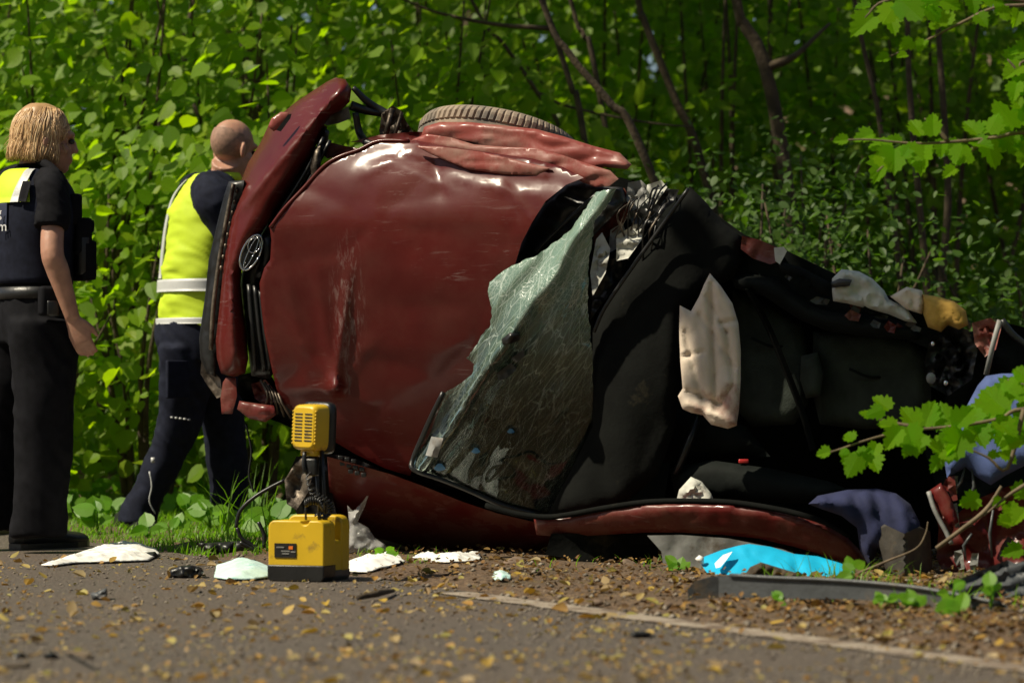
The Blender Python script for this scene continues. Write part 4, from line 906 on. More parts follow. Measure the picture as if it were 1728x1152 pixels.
# ---------------------------------------------------------------- the woman
def woman():
    d0 = 11.8; J = lambda x, y, dd=0: P(x, y, d0 + dd)
    Fd = V((.88, .47, 0)).normalized(); Rt = V((Fd.y, -Fd.x, 0))
    g = G(60, 922); root = thing('person', (J(50, 600).x, d0, 0), 'blonde woman in black uniform and navy vest with yellow shoulder yoke, seen from behind', 'person')
    hd = J(82, 238)
    Fh = V((.97, .24, -.10)).normalized(); Rh = Fh.cross(Z).normalized(); Uh = Rh.cross(Fh)
    neck = J(58, 283)
    ring = lambda x, y, a, b, dd=0: (J(x, y, dd), Rt * a, Fd * b)
    tor = [ring(58, 535, .165, .125), ring(56, 480, .155, .120), ring(56, 430, .160, .125), ring(58, 370, .175, .128), ring(58, 325, .178, .112), ring(55, 297, .135, .082), ring(54, 282, .062, .058)]
    rs, re, rw = J(84, 318, -.17), J(88, 425, -.24), J(122, 535, -.20)
    ls, le, lw = J(20, 318, .18), J(10, 425, .25), J(60, 500, .30)
    hips_r, kn_r, an_r = J(72, 540, -.08), J(74, 720, -.08), J(66, 890, -.07)
    hips_l, kn_l, an_l = J(32, 540, .10), J(6, 720, .14), J(-22, 880, .12)
    # body: one continuous figure
    bd = head_vfs(hd, Fh, Rh, Uh, .97) + [limb([neck - Z * .06, neck + Z * .02, hd - Uh * .06 - Fh * .02], [.062, .056, .055]),
        loft([(c, A * .84, B * .84) for c, A, B in tor], 20, 3),
        limb([J(88, 320, -.155), rs.lerp(re, .4) + V((.008, .01, 0)), re, re.lerp(rw, .3), rw], [.042, .044, .043, .043, .028]), limb([ls, le, lw], [.05, .042, .028]),
        limb([hips_r, kn_r, an_r], [.085, .055, .042]), limb([hips_l, kn_l, an_l], [.085, .055, .042])]
    bd += hand(rw + (rw - re).normalized() * .01, V((.10, .02, -.24)), V((-.1, -1, 0)), 1, .55)
    mk('body', remesh(bd, .0065, 3), M['skin'], root)
    for sd in (1, -1):
        mk('eye', ellipsoid(hd + Fh * .083 + Rh * .032 * sd + Uh * .004, Rh * .012, Fh * .012, Uh * .010, 10, 7), M['leather'], root)
    # trousers
    tr = [loft([ring(58, 470, .165, .130), ring(58, 500, .175, .14), ring(58, 545, .185, .145), ring(58, 580, .17, .13)], 22, 3),
          loft([(hips_r, Rt * .115, Fd * .135), (J(76, 620, -.08), Rt * .108, Fd * .124), (kn_r, Rt * .098, Fd * .112), (J(70, 820, -.08), Rt * .092, Fd * .104), (J(66, 905, -.07), Rt * .092, Fd * .108)], 20, 4),
          loft([(hips_l, Rt * .115, Fd * .135), (J(20, 620, .12), Rt * .108, Fd * .124), (kn_l, Rt * .095, Fd * .108), (J(-10, 820, .14), Rt * .090, Fd * .102), (J(-20, 895, .12), Rt * .090, Fd * .105)], 20, 4)]
    mk('trousers', remesh(tr, .010, 5, wrinkle(.012, 9, (1, 1, .6))), M['darkcloth'], root)
    # shirt with short sleeves
    sh = [loft([(c, A * .93, B * .93) for c, A, B in tor], 24, 4), limb([J(76, 308, -.10), J(88, 318, -.16), rs.lerp(re, .35) + V((.008, 0, 0)), rs.lerp(re, .62)], [.060, .066, .066, .064], 16), limb([J(45, 305, .10), ls, ls.lerp(le, .35), ls.lerp(le, .6)], [.075, .078, .07, .064], 16)]
    mk('shirt', remesh(sh, .008, 4, wrinkle(.009, 12)), M['darkcloth'], root)
    mk('collar', loft([(neck - Z * .025, Rt * .072, Fd * .068), (neck + Z * .012, Rt * .066, Fd * .062)], 20, 2), M['darkcloth'], root)
    mk('epaulette', tube([J(66, 272, -.06), J(82, 280, -.12), J(100, 296, -.16)], [.016, .018, .016], 8, 4), M['darkcloth'], root)
    # vest: torso shell without sleeves, yellow yoke on top of the back
    vst = [(c, A * 1.09, B * 1.13) for c, A, B in tor[0:1]] + [(c, A * 1.14, B * 1.21) for c, A, B in tor[1:4]] + [(tor[4][0], tor[4][1] * 1.0, tor[4][2] * 1.30), (tor[5][0] + Z * .006, tor[5][1] * .95, tor[5][2] * 1.28), (J(55, 286), Rt * .085, Fd * .078)]
    vst = vst[1:]
    ve = mk('vest', loft(vst, 28, 5), M['navy'], root)
    nn = len(vst) - 1
    mk('yellow_yoke', loft_patch(vst, 2.5, 4.9, -165, -30, .008, 10, 16), M['hivis'], ve)
    mk('reflective_strip', loft_patch(vst, 2.5, 4.6, lambda u: -56 + u * 24, lambda u: -45 + u * 29, .012, 8, 4), M['reflect'], ve)
    mk('dark_strip', loft_patch(vst, 2.5, 3.4, lambda u: -44 + u * 6, lambda u: -34 + u * 8, .018, 6, 3), M['darkcloth'], ve)
    pa = mk('back_patch', loft_patch(vst, 1.72, 2.5, -150, -62, .007, 8, 10), pm('dark_blue_patch', (.012, .018, .045), .8), ve)
    # the ends of two printed words at the frame's edge
    for ch, px, py, hgt in (('g', -6, 366, .036), ('m', -4, 390, .036)):
        cu = bpy.data.curves.new('tmp', 'FONT'); cu.body = ch; cu.size = hgt * 1.45; cu.extrude = .0006
        to = bpy.data.objects.new('tmp', cu); COL.objects.link(to); dg = bpy.context.evaluated_depsgraph_get(); dg.update()
        me = bpy.data.meshes.new_from_object(to.evaluated_get(dg)); bpy.data.objects.remove(to)
        # set it on the back panel: the surface normal there faces the camera's left
        nrm = V((-.375, -.927, 0)).normalized(); xa = V((0, 0, 1)).cross(nrm) ; xa.normalize()
        base = P(px, py, 11.655)
        vs = [base + xa * q.co.x + Z * q.co.y + nrm * (q.co.z) for q in me.vertices]
        mk('printed_letter', (vs, [tuple(p.vertices) for p in me.polygons]), M['white'], pa, smooth=False)
    # belt and chest gear
    mk('belt', loft([(J(57, 486), Rt * .178, Fd * .142), (J(57, 506), Rt * .180, Fd * .146)], 26, 2), M['leather'], root)
    def pouch(x, y, dd, a, b, c, name='pouch', tilt=0):
        rot = Matrix((Rt, Fd, Z)).transposed() @ Matrix.Rotation(tilt, 3, 'X')
        return mk(name, box(J(x, y, dd), a, b, c, rot, .014), M['darkcloth'], root)
    pouch(118, 355, -.02, .15, .05, .12); pouch(130, 400, .0, .17, .065, .14); pouch(140, 440, .0, .15, .06, .15); pouch(132, 382, .02, .10, .10, .05)
    mk('radio', box(J(140, 430, -.05), .055, .05, .15, Matrix((Rt, Fd, Z)).transposed(), .012), M['leather'], root)
    mk('radio_aerial', tube([J(132, 340, -.05), J(134, 375, -.05)], .008, 7), M['leather'], root)
    pouch(92, 508, -.19, .05, .12, .11, 'holster')
    mk('key_pouch', box(J(88, 520, -.21), .03, .05, .06, Matrix((Rt, Fd, Z)).transposed(), .01), M['leather'], root)
    mk('radio_cable', tube([J(146, 420, -.06), J(152, 440, -.06), J(146, 466, -.05), J(138, 470, -.05)], .005, 6, 4), M['leather'], root)
    # hair: a bob built as a cap with locks
    cap = [ellipsoid(hd + Uh * .032 - Fh * .022, Rh * .087, Fh * .100, Uh * .100, 20, 14), ellipsoid(hd - Uh * .004 - Fh * .045, Rh * .083, Fh * .066, Uh * .072, 18, 12), ellipsoid(hd - Fh * .035 + Uh * .085, Rh * .07, Fh * .085, Uh * .055, 16, 10)]
    hr = mk('hair', remesh(cap, .007, 3, wrinkle(.004, 24, (1, 1, .25))), M['hair'], root)
    m = MB()
    for i in range(1700):
        a = random.uniform(R_(35), R_(325)) if i > 60 else random.uniform(0, 6.28)          # 0 = forehead
        top = random.uniform(.35, 1.0); wv = random.uniform(-.09, .09); ph = random.uniform(0, 6)
        pts = []
        endz = random.uniform(-.092, -.05) if 1.0 < a < 5.3 else random.uniform(.0, .05)
        for t in np.linspace(0, 1, 7):
            z = .125 * top + (endz - .125 * top) * t
            rr = math.sqrt(max(0.05, 1 - min(1, max(0, (z - .02) / .125)) ** 2)) if z > .02 else 1 + .05 * (z < -.04) - .12 * max(0, (-z - .09) / .04)
            fwd = .112 if a < 1.2 or a > 5.1 else .122
            a2 = a + wv * math.sin(t * 5 + ph) + .10 * math.sin(a * 7 + t * 3); rr = rr * (1 + .035 * math.sin(a * 9 + top * 6)) ; pts.append(hd + Fh * (math.cos(a2) * fwd * rr * .93 - .026) + Rh * (math.sin(a2) * .089 * rr) + Uh * z + V((random.uniform(-.003, .003), random.uniform(-.003, .003), 0)))
        m.add(tube(pts, [.001, .0022, .0026, .0026, .0023, .0018, .0005], 5, 2))
    for i in range(90):
        a = random.uniform(0, 6.28); z = random.uniform(-.03, .12); q = math.sqrt(max(.1, 1 - (max(0, z) / .135) ** 2)); b0 = hd + Fh * (math.cos(a) * .118 * q - .03) + Rh * math.sin(a) * .096 * q + Uh * z
        o_ = (b0 - hd).normalized(); m.add(tube([b0 - o_ * .01, b0 + o_ * .004 - Uh * .015, b0 + o_ * random.uniform(.006, .022) - Uh * random.uniform(.01, .04)], [.0016, .0012, .0005], 4, 3))
    mk('hair_lock', m.get(), M['hair'], hr, kind='stuff')
    # shoes
    shoe(G(26, 927), G(144, 921), .11, .10, M['leather'], root); shoe(G(-50, 905) , G(30, 897), .105, .085, M['leather'], root)
woman()

# ---------------------------------------------------------------- the man
def man():
    d0 = 13.4; J = lambda x, y, dd=0: P(x, y, d0 + dd)
    Fd = V((.80, .60, 0)).normalized(); Rt = V((Fd.y, -Fd.x, 0))
    root = thing('person', (J(300, 600).x, d0, gz(J(300, 600).x, d0)), 'bald man in yellow high visibility vest and navy work trousers leaning behind the bumper', 'person')
    hd = J(394, 252); Fh = V((.72, .66, -.20)).normalized(); Rh = Fh.cross(Z).normalized(); Uh = Rh.cross(Fh)
    neck = J(381, 294)
    ring = lambda x, y, a, b, dd=0: (J(x, y, dd), Rt * a, Fd * b)
    tor = [ring(328, 570, .160, .108), ring(327, 530, .157, .106), ring(327, 480, .155, .104), ring(331, 420, .162, .108), ring(339, 360, .175, .112), ring(348, 322, .180, .105), ring(358, 304, .125, .078), ring(366, 290, .064, .060)]
    rs, re, rw = J(364, 338, -.15), J(392, 400, -.12), J(440, 440, .06)
    ls, le, lw = J(330, 330, .18), J(372, 400, .30), J(430, 450, .32)
    hr_, kr, ar = J(316, 585, -.05), J(302, 715, -.02), J(238, 868, -.0)
    hl_, kl, al = J(352, 590, .10), J(378, 720, .16), J(386, 866, .16)
    bd = head_vfs(hd, Fh, Rh, Uh, 1.03) + [limb([neck - Z * .06, neck + Z * .01, hd - Uh * .06 - Fh * .03], [.068, .062, .062]), loft([(c, A * .84, B * .84) for c, A, B in tor], 20, 3),
         limb([rs, re, rw], [.05, .044, .032]), limb([ls, le, lw], [.05, .044, .032]), limb([hr_, kr, ar], [.085, .055, .045]), limb([hl_, kl, al], [.085, .055, .045])]
    bd += hand(rw, V((.2, .1, -.05)), V((0, -.2, 1)), 1, .7) + hand(lw, V((.2, .1, -.05)), V((0, -.2, 1)), 1, .7)
    mk('body', remesh(bd, .0068, 3), M['skin'], root)
    for sd in (1, -1): mk('eye', ellipsoid(hd + Fh * .087 + Rh * .033 * sd + Uh * .004, Rh * .012, Fh * .012, Uh * .010, 10, 7), M['leather'], root)
    cc = hd + (Uh * .03 - Fh * .012) * 1.03; sv, sf = ellipsoid(cc, Rh * .0800, Fh * .1012, Uh * .0975, 30, 22)
    sf = [f for f in sf if all((sv[i] - cc).dot(Uh) < .030 - .25 * (sv[i] - cc).dot(Fh) and (sv[i] - cc).dot(Fh) < .045 and (sv[i] - cc).dot(Uh) > -.075 for i in f)]
    mk('stubble', (sv, sf), M['hair2'], root)
    tr = [loft([ring(320, 540, .178, .132), ring(322, 575, .182, .138), ring(330, 610, .165, .125)], 22, 3),
          loft([(hr_, Rt * .105, Fd * .130), (J(312, 650, -.04), Rt * .098, Fd * .118), (kr, Rt * .086, Fd * .098), (J(272, 790, -.01), Rt * .080, Fd * .086), (J(240, 850, 0), Rt * .082, Fd * .082), (J(230, 882, 0), Rt * .086, Fd * .084)], 20, 4),
          loft([(hl_, Rt * .105, Fd * .125), (J(368, 660, .13), Rt * .096, Fd * .112), (kl, Rt * .086, Fd * .096), (J(386, 800, .17), Rt * .082, Fd * .088), (J(388, 868, .17), Rt * .084, Fd * .090)], 20, 4)]
    mk('trousers', remesh(tr, .010, 4, wrinkle(.010, 10, (1, 1, .8))), M['navy'], root)
    mk('knee_pocket', box(J(300, 640, -.165), .02, .11, .16, Matrix((Rt, Fd, Z)).transposed(), .006), M['navy'], root)
    for k in range(5): mk('reflective_dash', box(J(290 + 7.2 * k, 704 + .9 * k, -.150), .011, .004, .007), M['reflect'], root)
    mk('trouser_badge', box(J(258, 776, -.115), .016, .004, .022), M['reflect'], root)
    mk('reflective_piping', tube([J(252, 795, -.10), J(256, 820, -.105), J(252, 845, -.10), J(262, 866, -.09)], .003, 5, 4), M['reflect'], root)
    sh = [loft(tor, 24, 4), limb([J(352, 318, -.06), rs, rs.lerp(re, .5), re, re.lerp(rw, .2)], [.085, .092, .088, .078, .066], 16), limb([J(340, 318, .1), ls, ls.lerp(le, .5), le], [.08, .085, .08, .07], 16)]
    mk('shirt', remesh(sh, .009, 4, wrinkle(.007, 11)), M['navy'], root)
    mk('collar', loft([(neck - Z * .03, Rt * .074, Fd * .07), (neck + Z * .004, Rt * .07, Fd * .066)], 20, 2), M['hivis'], root)
    vst = [(J(324, 556), Rt * .182, Fd * .128), (J(325, 530), Rt * .180, Fd * .126), (J(326, 480), Rt * .178, Fd * .124), (J(331, 430), Rt * .182, Fd * .126), (J(338, 380), Rt * .178, Fd * .130), (J(345, 336), Rt * .160, Fd * .122), (J(352, 310), Rt * .125, Fd * .098), (J(362, 294), Rt * .085, Fd * .078)]
    vv, vf = loft(vst, 56, 14)
    wr = wrinkle(.013, 8, (1, 1, 1.5), 3); cs = V(vst[3][0])
    vv = [v + (V((v.x - cs.x, v.y - cs.y, 0)).normalized() * wr(v, None)) for v in vv]
    ve = mk('vest', (vv, vf), M['hivis'], root)
    mk('reflective_strip', loft_patch(vst, .38, .78, -180, 180, .014, 4, 40), M['reflect'], ve)
    mk('reflective_strip', loft_patch(vst, 1.75, 2.15, -180, 180, .014, 4, 40), M['reflect'], ve)
    for a in (-124, -160): mk('reflective_strip', loft_patch(vst, 2.2, 6.4, a, a + 17, .010, 20, 4), M['reflect'], ve)
    shoe(G(205, 893), G(262, 905) + V((0, 0, 0)), .11, .09, M['leather'], root); shoe(J(385, 895, .17), J(420, 893, .25), .11, .09, M['leather'], root)
man()
# ================================================================== portable floodlight
M['yellow'] = pm('yellow_plastic', (.60, .385, .010), .42, var=.06, bump=.12, bs=120, bd=.001, dirt=(.22, .14, .03), ds=14, dth=.58)
M['orange'] = pm('orange_print', (.7, .16, .01), .5, var=.05)
def floodlight():
    g = G(522, 978); root = thing('floodlight', g, 'yellow portable work floodlight on a black tray, standing on the road', 'floodlight')
    yaw = R_(-20)                                      # front turned a little to the left
    X = V((math.cos(yaw), math.sin(yaw), 0)); Y = V((-math.sin(yaw), math.cos(yaw), 0)); rot = Matrix((X, Y, Z)).transposed()
    L = lambda x, y, z: g + X * x + Y * y + Z * z
    def prism(prof, y0, y1, bev, name, mat, par=root):
        bm = bmesh.new(); a = [bm.verts.new((x, y0, z)) for x, z in prof]; fc = bm.faces.new(a)
        r = bmesh.ops.extrude_face_region(bm, geom=[fc]); bmesh.ops.translate(bm, vec=(0, y1 - y0, 0), verts=[e for e in r['geom'] if isinstance(e, bmesh.types.BMVert)])
        bmesh.ops.recalc_face_normals(bm, faces=bm.faces)
        ed = [e for e in bm.edges if len(e.link_faces) == 2 and e.calc_face_angle() > .5]
        bmesh.ops.bevel(bm, geom=ed, offset=bev, segments=3, affect='EDGES', profile=.5, clamp_overlap=True); bm.verts.index_update()
        vf = [L(*v.co) for v in bm.verts], [tuple(v.index for v in f.verts) for f in bm.faces]; bm.free()
        o = mk(name, vf, mat, par, smooth=True)
        for p in o.data.polygons: p.use_smooth = len(p.vertices) <= 4 and p.area < .0008
        return o
    def rprof(w, z0, z1, r, notch=None):
        p = [(-w / 2, z0), (w / 2, z0)]
        p += [(w / 2 - r + r * math.cos(a), z1 - r + r * math.sin(a)) for a in np.linspace(0, math.pi / 2, 6)]
        if notch: p += [(notch[0] + notch[1] * math.cos(a), z1 + notch[1] * math.sin(a)) for a in np.linspace(0, -math.pi, 8)]
        p += [(-w / 2 + r - r * math.sin(a), z1 - r + r * math.cos(a)) for a in np.linspace(0, math.pi / 2, 6)]
        return p
    prism(rprof(.192, .048, .192, .022, (.03, .014)), -.105, -.015, .005, 'battery_housing', M['yellow'])
    prism(rprof(.186, .030, .128, .012), -.018, .045, .004, 'saddle', M['yellow'])
    rh = prism(rprof(.190, .028, .205, .030), .040, .105, .006, 'rear_housing', M['yellow'])
    prism([(-.097, .012), (-.088, .0), (.088, .0), (.097, .012), (.097, .052), (-.097, .052)], -.110, -.012, .004, 'tray', M['black'])
    prism([(-.094, .010), (-.086, .0), (.086, .0), (.094, .010), (.094, .034), (-.094, .034)], -.012, .110, .004, 'tray', M['darkgrey'])
    lb = mk('label_plate', box(L(-.036, -.1065, .098), .074, .003, .045, rot), M['black'], root, smooth=False)
    mk('label_print', box(L(.018 - .036 + .002, -.109, .107), .014, .002, .010, rot), M['orange'], lb, smooth=False)
    m = MB()
    for x, z, w_ in ((-.052, .108, .026), (-.034, .096, .030), (-.008, .094, .016), (-.034, .088, .024)): m.add(box(L(x, -.109, z), w_, .002, .0035, rot))
    mk('label_lettering', m.get(), M['greymetal'], lb, smooth=False)
    # mast, bracket and coiled lead
    top = P(533, 760, g.y - .02); b = L(.035, .01, .125)
    mk('mast', tube([b, top], .0065, 9), M['black'], root); mk('mast', tube([b + X * .022, top + X * .020 + Z * .005], .0065, 9), M['black'], root)
    mk('mast_bracket', box(P(527, 788, g.y - .03), .035, .03, .055, rot, .005), M['black'], root)
    mk('bracket_arm', tube([P(514, 762, g.y - .03), P(513, 790, g.y - .04), P(522, 800, g.y - .03)], .007, 8, 4), M['black'], root)
    pts = []
    path = catmull([P(520, 800, g.y - .05), P(528, 830, g.y - .06), P(548, 842, g.y - .06), P(560, 858, g.y - .05), P(550, 872, g.y - .05), P(534, 866, g.y - .06)], 30)
    for i, p in enumerate(path):
        a = i * .75; pts.append(p + V((math.cos(a) * .008, math.sin(a) * .008, math.sin(a + .9) * .006)))
    mk('coiled_lead', tube(pts, .0028, 5), M['black'], root)
    pts = []
    path = catmull([P(514, 850, g.y - .06), P(524, 844, g.y - .06), P(538, 846, g.y - .06), P(546, 858, g.y - .06)], 26)
    for i, p in enumerate(path):
        a = i * .8; pts.append(p + V((0, math.cos(a) * .012, math.sin(a) * .012)))
    mk('coiled_lead', tube(pts, .003, 5), M['black'], root)
    mk('lead', tube([P(516, 852, g.y - .05), P(516, 868, g.y - .05), L(-.01, .0, .128)], .004, 6, 4), M['black'], root)
    # lamp head, light side turned away
    hc = P(527, 721, g.y - .01); yaw = R_(-36); hx = V((math.cos(yaw), math.sin(yaw), 0)); hy = V((-math.sin(yaw), math.cos(yaw), 0)); tl = Matrix.Rotation(R_(2), 3, 'Y')
    hrot = tl @ Matrix((hx, hy, Z)).transposed()
    H = lambda x, y, z: hc + hrot @ V((x, y, z))
    def sup(w, h_, y, n=28, p=.35):
        return [(math.copysign(abs(math.cos(a)) ** p, math.cos(a)) * w / 2, y, math.copysign(abs(math.sin(a)) ** p, math.sin(a)) * h_ / 2) for a in np.linspace(0, 2 * math.pi, n + 1)[:-1]]
    def rings(rs):
        v = []; f = []; n = len(rs[0])
        for r in rs: v += [H(*p) for p in r]
        for i in range(len(rs) - 1):
            for k in range(n): f.append((i * n + k, i * n + (k + 1) % n, (i + 1) * n + (k + 1) % n, (i + 1) * n + k))
        f.append(tuple(range(n))[::-1]); f.append(tuple(range((len(rs) - 1) * n, len(rs) * n))); return v, f
    hd = mk('lamp_head', rings([sup(.080, .124, -.044), sup(.094, .138, -.040), sup(.102, .144, -.028), sup(.112, .150, .020)]), M['yellow'], root, fix=True)
    for p in hd.data.polygons: p.use_smooth = len(p.vertices) <= 4
    mk('lamp_bezel', rings([sup(.114, .152, .016), sup(.126, .164, .022), sup(.128, .166, .042), sup(.118, .156, .046)]), M['black'], root, fix=True)
    mk('lamp_glass', rings([sup(.112, .150, .044), sup(.110, .148, .049)]), M['chrome'], root, fix=True)
    for cx in (-.020, .020):
        for k in range(9):
            mk('vent_slot', box(H(cx, -.0445, .042 - .0105 * k), .030, .003, .0042, hrot, .0008), M['black'], hd)
    for sx in (-.046, .046):
        for k in range(10): mk('rib', ellipsoid(H(sx, -.040, .050 - .0112 * k), hrot @ V((.0035, 0, 0)), hrot @ V((0, .004, 0)), hrot @ V((0, 0, .0042)), 6, 4), M['yellow'], hd)
    mk('hinge_block', box(H(.0, .0, -.080), .06, .04, .022, hrot, .005), M['yellow'], root)
floodlight()

# ================================================================== loose cloths, sheets and scraps
M['plastic'] = pm('white_sheet', (.80, .79, .75), .5, var=.05, bump=.3, bs=40)
M['mint'] = pm('mint_cloth', (.50, .68, .63), .8, var=.1, bump=.5, bs=150, dirt=(.05, .30, .30), ds=7, dth=.58)
M['cyan'] = pm('cyan_sheet', (.01, .40, .66), .45, var=.06, bump=.2, bs=60)
M['brownplastic'] = pm('muddy_dark_plastic', (.040, .034, .026), .6, var=.35, bump=.5, bs=50, dirt=(.09, .065, .04), ds=8, dth=.52)
M['bluecloth'] = pm('blue_cloth', (.055, .085, .22), .9, var=.2, bump=.5, bs=200, bd=.002)
M['darkblue'] = pm('dark_blue_cloth', (.010, .014, .055), .9, var=.2, bump=.5, bs=200, bd=.002)
def clearmat():
    m, nt, b = newmat('clear_plastic_bag'); b.inputs['Base Color'].default_value = (.75, .74, .72, 1); b.inputs['Roughness'].default_value = .2
    tr = N(nt, 'BsdfTransparent'); ms = N(nt, 'MixShader'); ms.inputs[0].default_value = .38
    bump_(nt, b, noise_(nt, tc(nt), 30, 3), .5, .01)
    nt.links.new(tr.outputs[0], ms.inputs[1]); nt.links.new(b.outputs[0], ms.inputs[2]); nt.links.new(ms.outputs[0], nt.nodes['Material Output'].inputs[0]); return m
M['clear'] = clearmat()
def lying(name, outline, mat, label, cat, z=.02, amp=.02, sc=14, res=.008, thick=.003, group=None, seed=0, dome=.0, fn=None, jag=0):
    """a sheet lying on the ground; outline in ground pixels"""
    pts = [G(x, y) for x, y in outline]; O = []
    for i, a in enumerate(pts):
        b = pts[(i + 1) % len(pts)]; n = max(1, int((b - a).length / res))
        for k in range(n):
            q = a.lerp(b, k / n); O.append((q.x + random.uniform(-jag, jag), q.y + random.uniform(-jag, jag)))
    O = np.array(O); O2 = np.roll(O, -1, 0); x0, y0 = O.min(0); x1, y1 = O.max(0)
    gx, gy = np.meshgrid(np.arange(x0, x1, res), np.arange(y0, y1, res)); Q = np.stack([gx.ravel(), gy.ravel()], 1) + rng.uniform(-.2, .2, (gx.size, 2)) * res
    def ed(Q):
        ab = (O2 - O)[None]; ap = Q[:, None] - O[None]; t = np.clip((ap * ab).sum(2) / np.maximum((ab * ab).sum(2), 1e-12), 0, 1)
        return np.sqrt(((ap - t[..., None] * ab) ** 2).sum(2)).min(1)
    dy = (O2 - O)[None, :, 1]; dy = np.where(np.abs(dy) < 1e-12, 1e-12, dy)
    cr = ((O[None, :, 1] > Q[:, None, 1]) != (O2[None, :, 1] > Q[:, None, 1])) & (Q[:, None, 0] < (O2 - O)[None, :, 0] * (Q[:, None, 1] - O[None, :, 1]) / dy + O[None, :, 0])
    Q = Q[cr.sum(1) % 2 == 1]
    if len(Q): Q = Q[ed(Q) > res * .5]
    vc, _, fc, *_r = delaunay_2d_cdt([V(p) for p in O] + [V(p) for p in Q], [(i, (i + 1) % len(O)) for i in range(len(O))], [], 1, 1e-6)
    C = np.array([p[:] for p in vc]); e = ed(C); top = []; bot = []
    for (x, y), q in zip(C, e):
        k = min(1, .05 + q / .07)
        h = max(gz(x, y), 0) + .005 + k * (z + dome * min(1, q / .12) + amp * (.9 - 1.1 * facet(x * sc, y * sc * .6, seed)) + .25 * amp * ridged(x * sc * 2.2, y * sc * 2.2, seed)) + (fn(x, y) if fn else 0)
        top.append(V((x, y, h + thick))); bot.append(V((x, y, h)))
    n = len(top); f = []; cnt = {}
    for t in fc:
        f.append(tuple(t)); f.append(tuple(i + n for i in reversed(t)))
        for i in range(len(t)): a, b = t[i], t[(i + 1) % len(t)]; cnt.setdefault((min(a, b), max(a, b)), []).append((a, b))
    for l in cnt.values():
        if len(l) == 1: a, b = l[0]; f.append((b, a, a + n, b + n))
    return mk(name, (top + bot, f), mat, None, True, label, cat, group, None, fix=True)
lying('plastic_sheet', [(70, 956), (110, 945), (140, 934), (180, 926), (215, 922), (262, 928), (268, 938), (250, 948), (200, 950), (130, 952), (90, 957)], M['plastic'], 'crumpled white plastic sheet lying on the road by the woman\'s shoe', 'sheet', .002, .022, 14, jag=.004)
lying('mint_cloth', [(362, 977), (366, 957), (384, 953), (440, 953), (460, 962), (466, 975), (430, 980), (390, 981)], M['mint'], 'folded pale mint cloth left of the yellow floodlight', 'cloth', .014, .010, 14, jag=.002)
lying('white_sheet', [(572, 966), (590, 956), (624, 950), (668, 944), (684, 957), (672, 964), (620, 968)], M['plastic'], 'flat white sheet right of the yellow floodlight', 'sheet', .002, .022, 12, jag=.003)
lying('paper_scrap', [(698, 950), (716, 945), (724, 949), (760, 951), (806, 943), (812, 950), (794, 958), (760, 959), (730, 955)], M['plastic'], 'torn strip of white paper on the litter below the lower wing', 'paper', .003, .022, 22, jag=.005)
panel('plastic_bag', [(586, 852), (596, 862), (612, 846), (624, 828), (616, 854), (604, 880), (622, 890), (632, 906), (650, 918), (656, 930), (640, 936), (600, 936), (584, 926), (590, 890)], gd(615, 940), M['clear'], None, label='clear plastic bag with a tied neck behind the floodlight', cat='bag', thick=.06, res=5, bulge=.05, br=18, pillow=.03, crump=.02, cs=.06)
lying('teal_scrap', [(830, 984), (836, 979), (858, 980), (862, 985), (846, 988)], M['mint'], 'small teal scrap of plastic on the brown litter', 'scrap', .008, .02, 30, .006)
def lump(name, outline, mat, label, cat, yb, thick=.06, crump=.03, **k):
    return panel(name, outline, gd(sum(p[0] for p in outline) / len(outline), yb), mat, None, label=label, cat=cat, thick=thick, res=4, bulge=.02, br=8, crump=crump, cs=.06, **k)
lump('plastic_debris', [(285, 974), (288, 960), (304, 954), (324, 953), (340, 957), (344, 964), (338, 975), (310, 976)], M['black'], 'shiny black piece of broken plastic in front of the white sheet', 'debris', 975)
lump('plastic_debris', [(152, 1000), (166, 997), (180, 991), (182, 1002), (178, 1012), (156, 1012)], M['darkgrey'], 'small dark grey chip of plastic alone on the road', 'debris', 1012)
lump('plastic_debris', [(330, 916), (372, 914), (420, 911), (432, 920), (420, 934), (370, 934), (340, 926)], M['black'], 'flat black plastic panel in the grass by the man\'s feet', 'debris', 934)
lump('plastic_debris', [(236, 932), (262, 930), (268, 938), (250, 942), (238, 940)], M['black'], 'small black block at the end of the white sheet', 'debris', 942)
lump('plastic_debris', [(1060, 1066), (1086, 1064), (1100, 1066), (1096, 1074), (1070, 1076)], M['black'], 'small glossy black chip on the road below the wreck', 'debris', 1076)
lump('plastic_debris', [(20, 1104), (40, 1100), (46, 1108), (24, 1110)], M['black'], 'black chip at the left edge of the road', 'debris', 1110)
lump('plastic_debris', [(72, 1104), (90, 1099), (100, 1108), (80, 1112)], M['black'], 'black chip beside the leaf pile at the left', 'debris', 1112)
# loose cables in the grass
for pts, lab, r in (([(505, 800), (470, 815), (430, 838), (405, 862), (398, 890)], 'thin black cable sagging from the wreck into the grass', .007), ([(415, 715), (424, 760), (420, 800), (428, 830)], 'single black wire hanging below the bumper', .004),
                    ([(400, 890), (410, 910), (440, 925), (446, 905), (436, 880)], 'black cable loop lying in the grass', .008), ([(405, 915), (425, 925), (440, 935)], 'short black cable end by the road edge', .010)):
    d_ = 11.6 if pts[0][0] > 410 and pts[0][1] < 830 else gd(420, 936)
    setp(mk('cable', tube([P(x, y, d_) for x, y in pts], r, 6, 6), M['black']), lab, 'cable', 'loose cables')
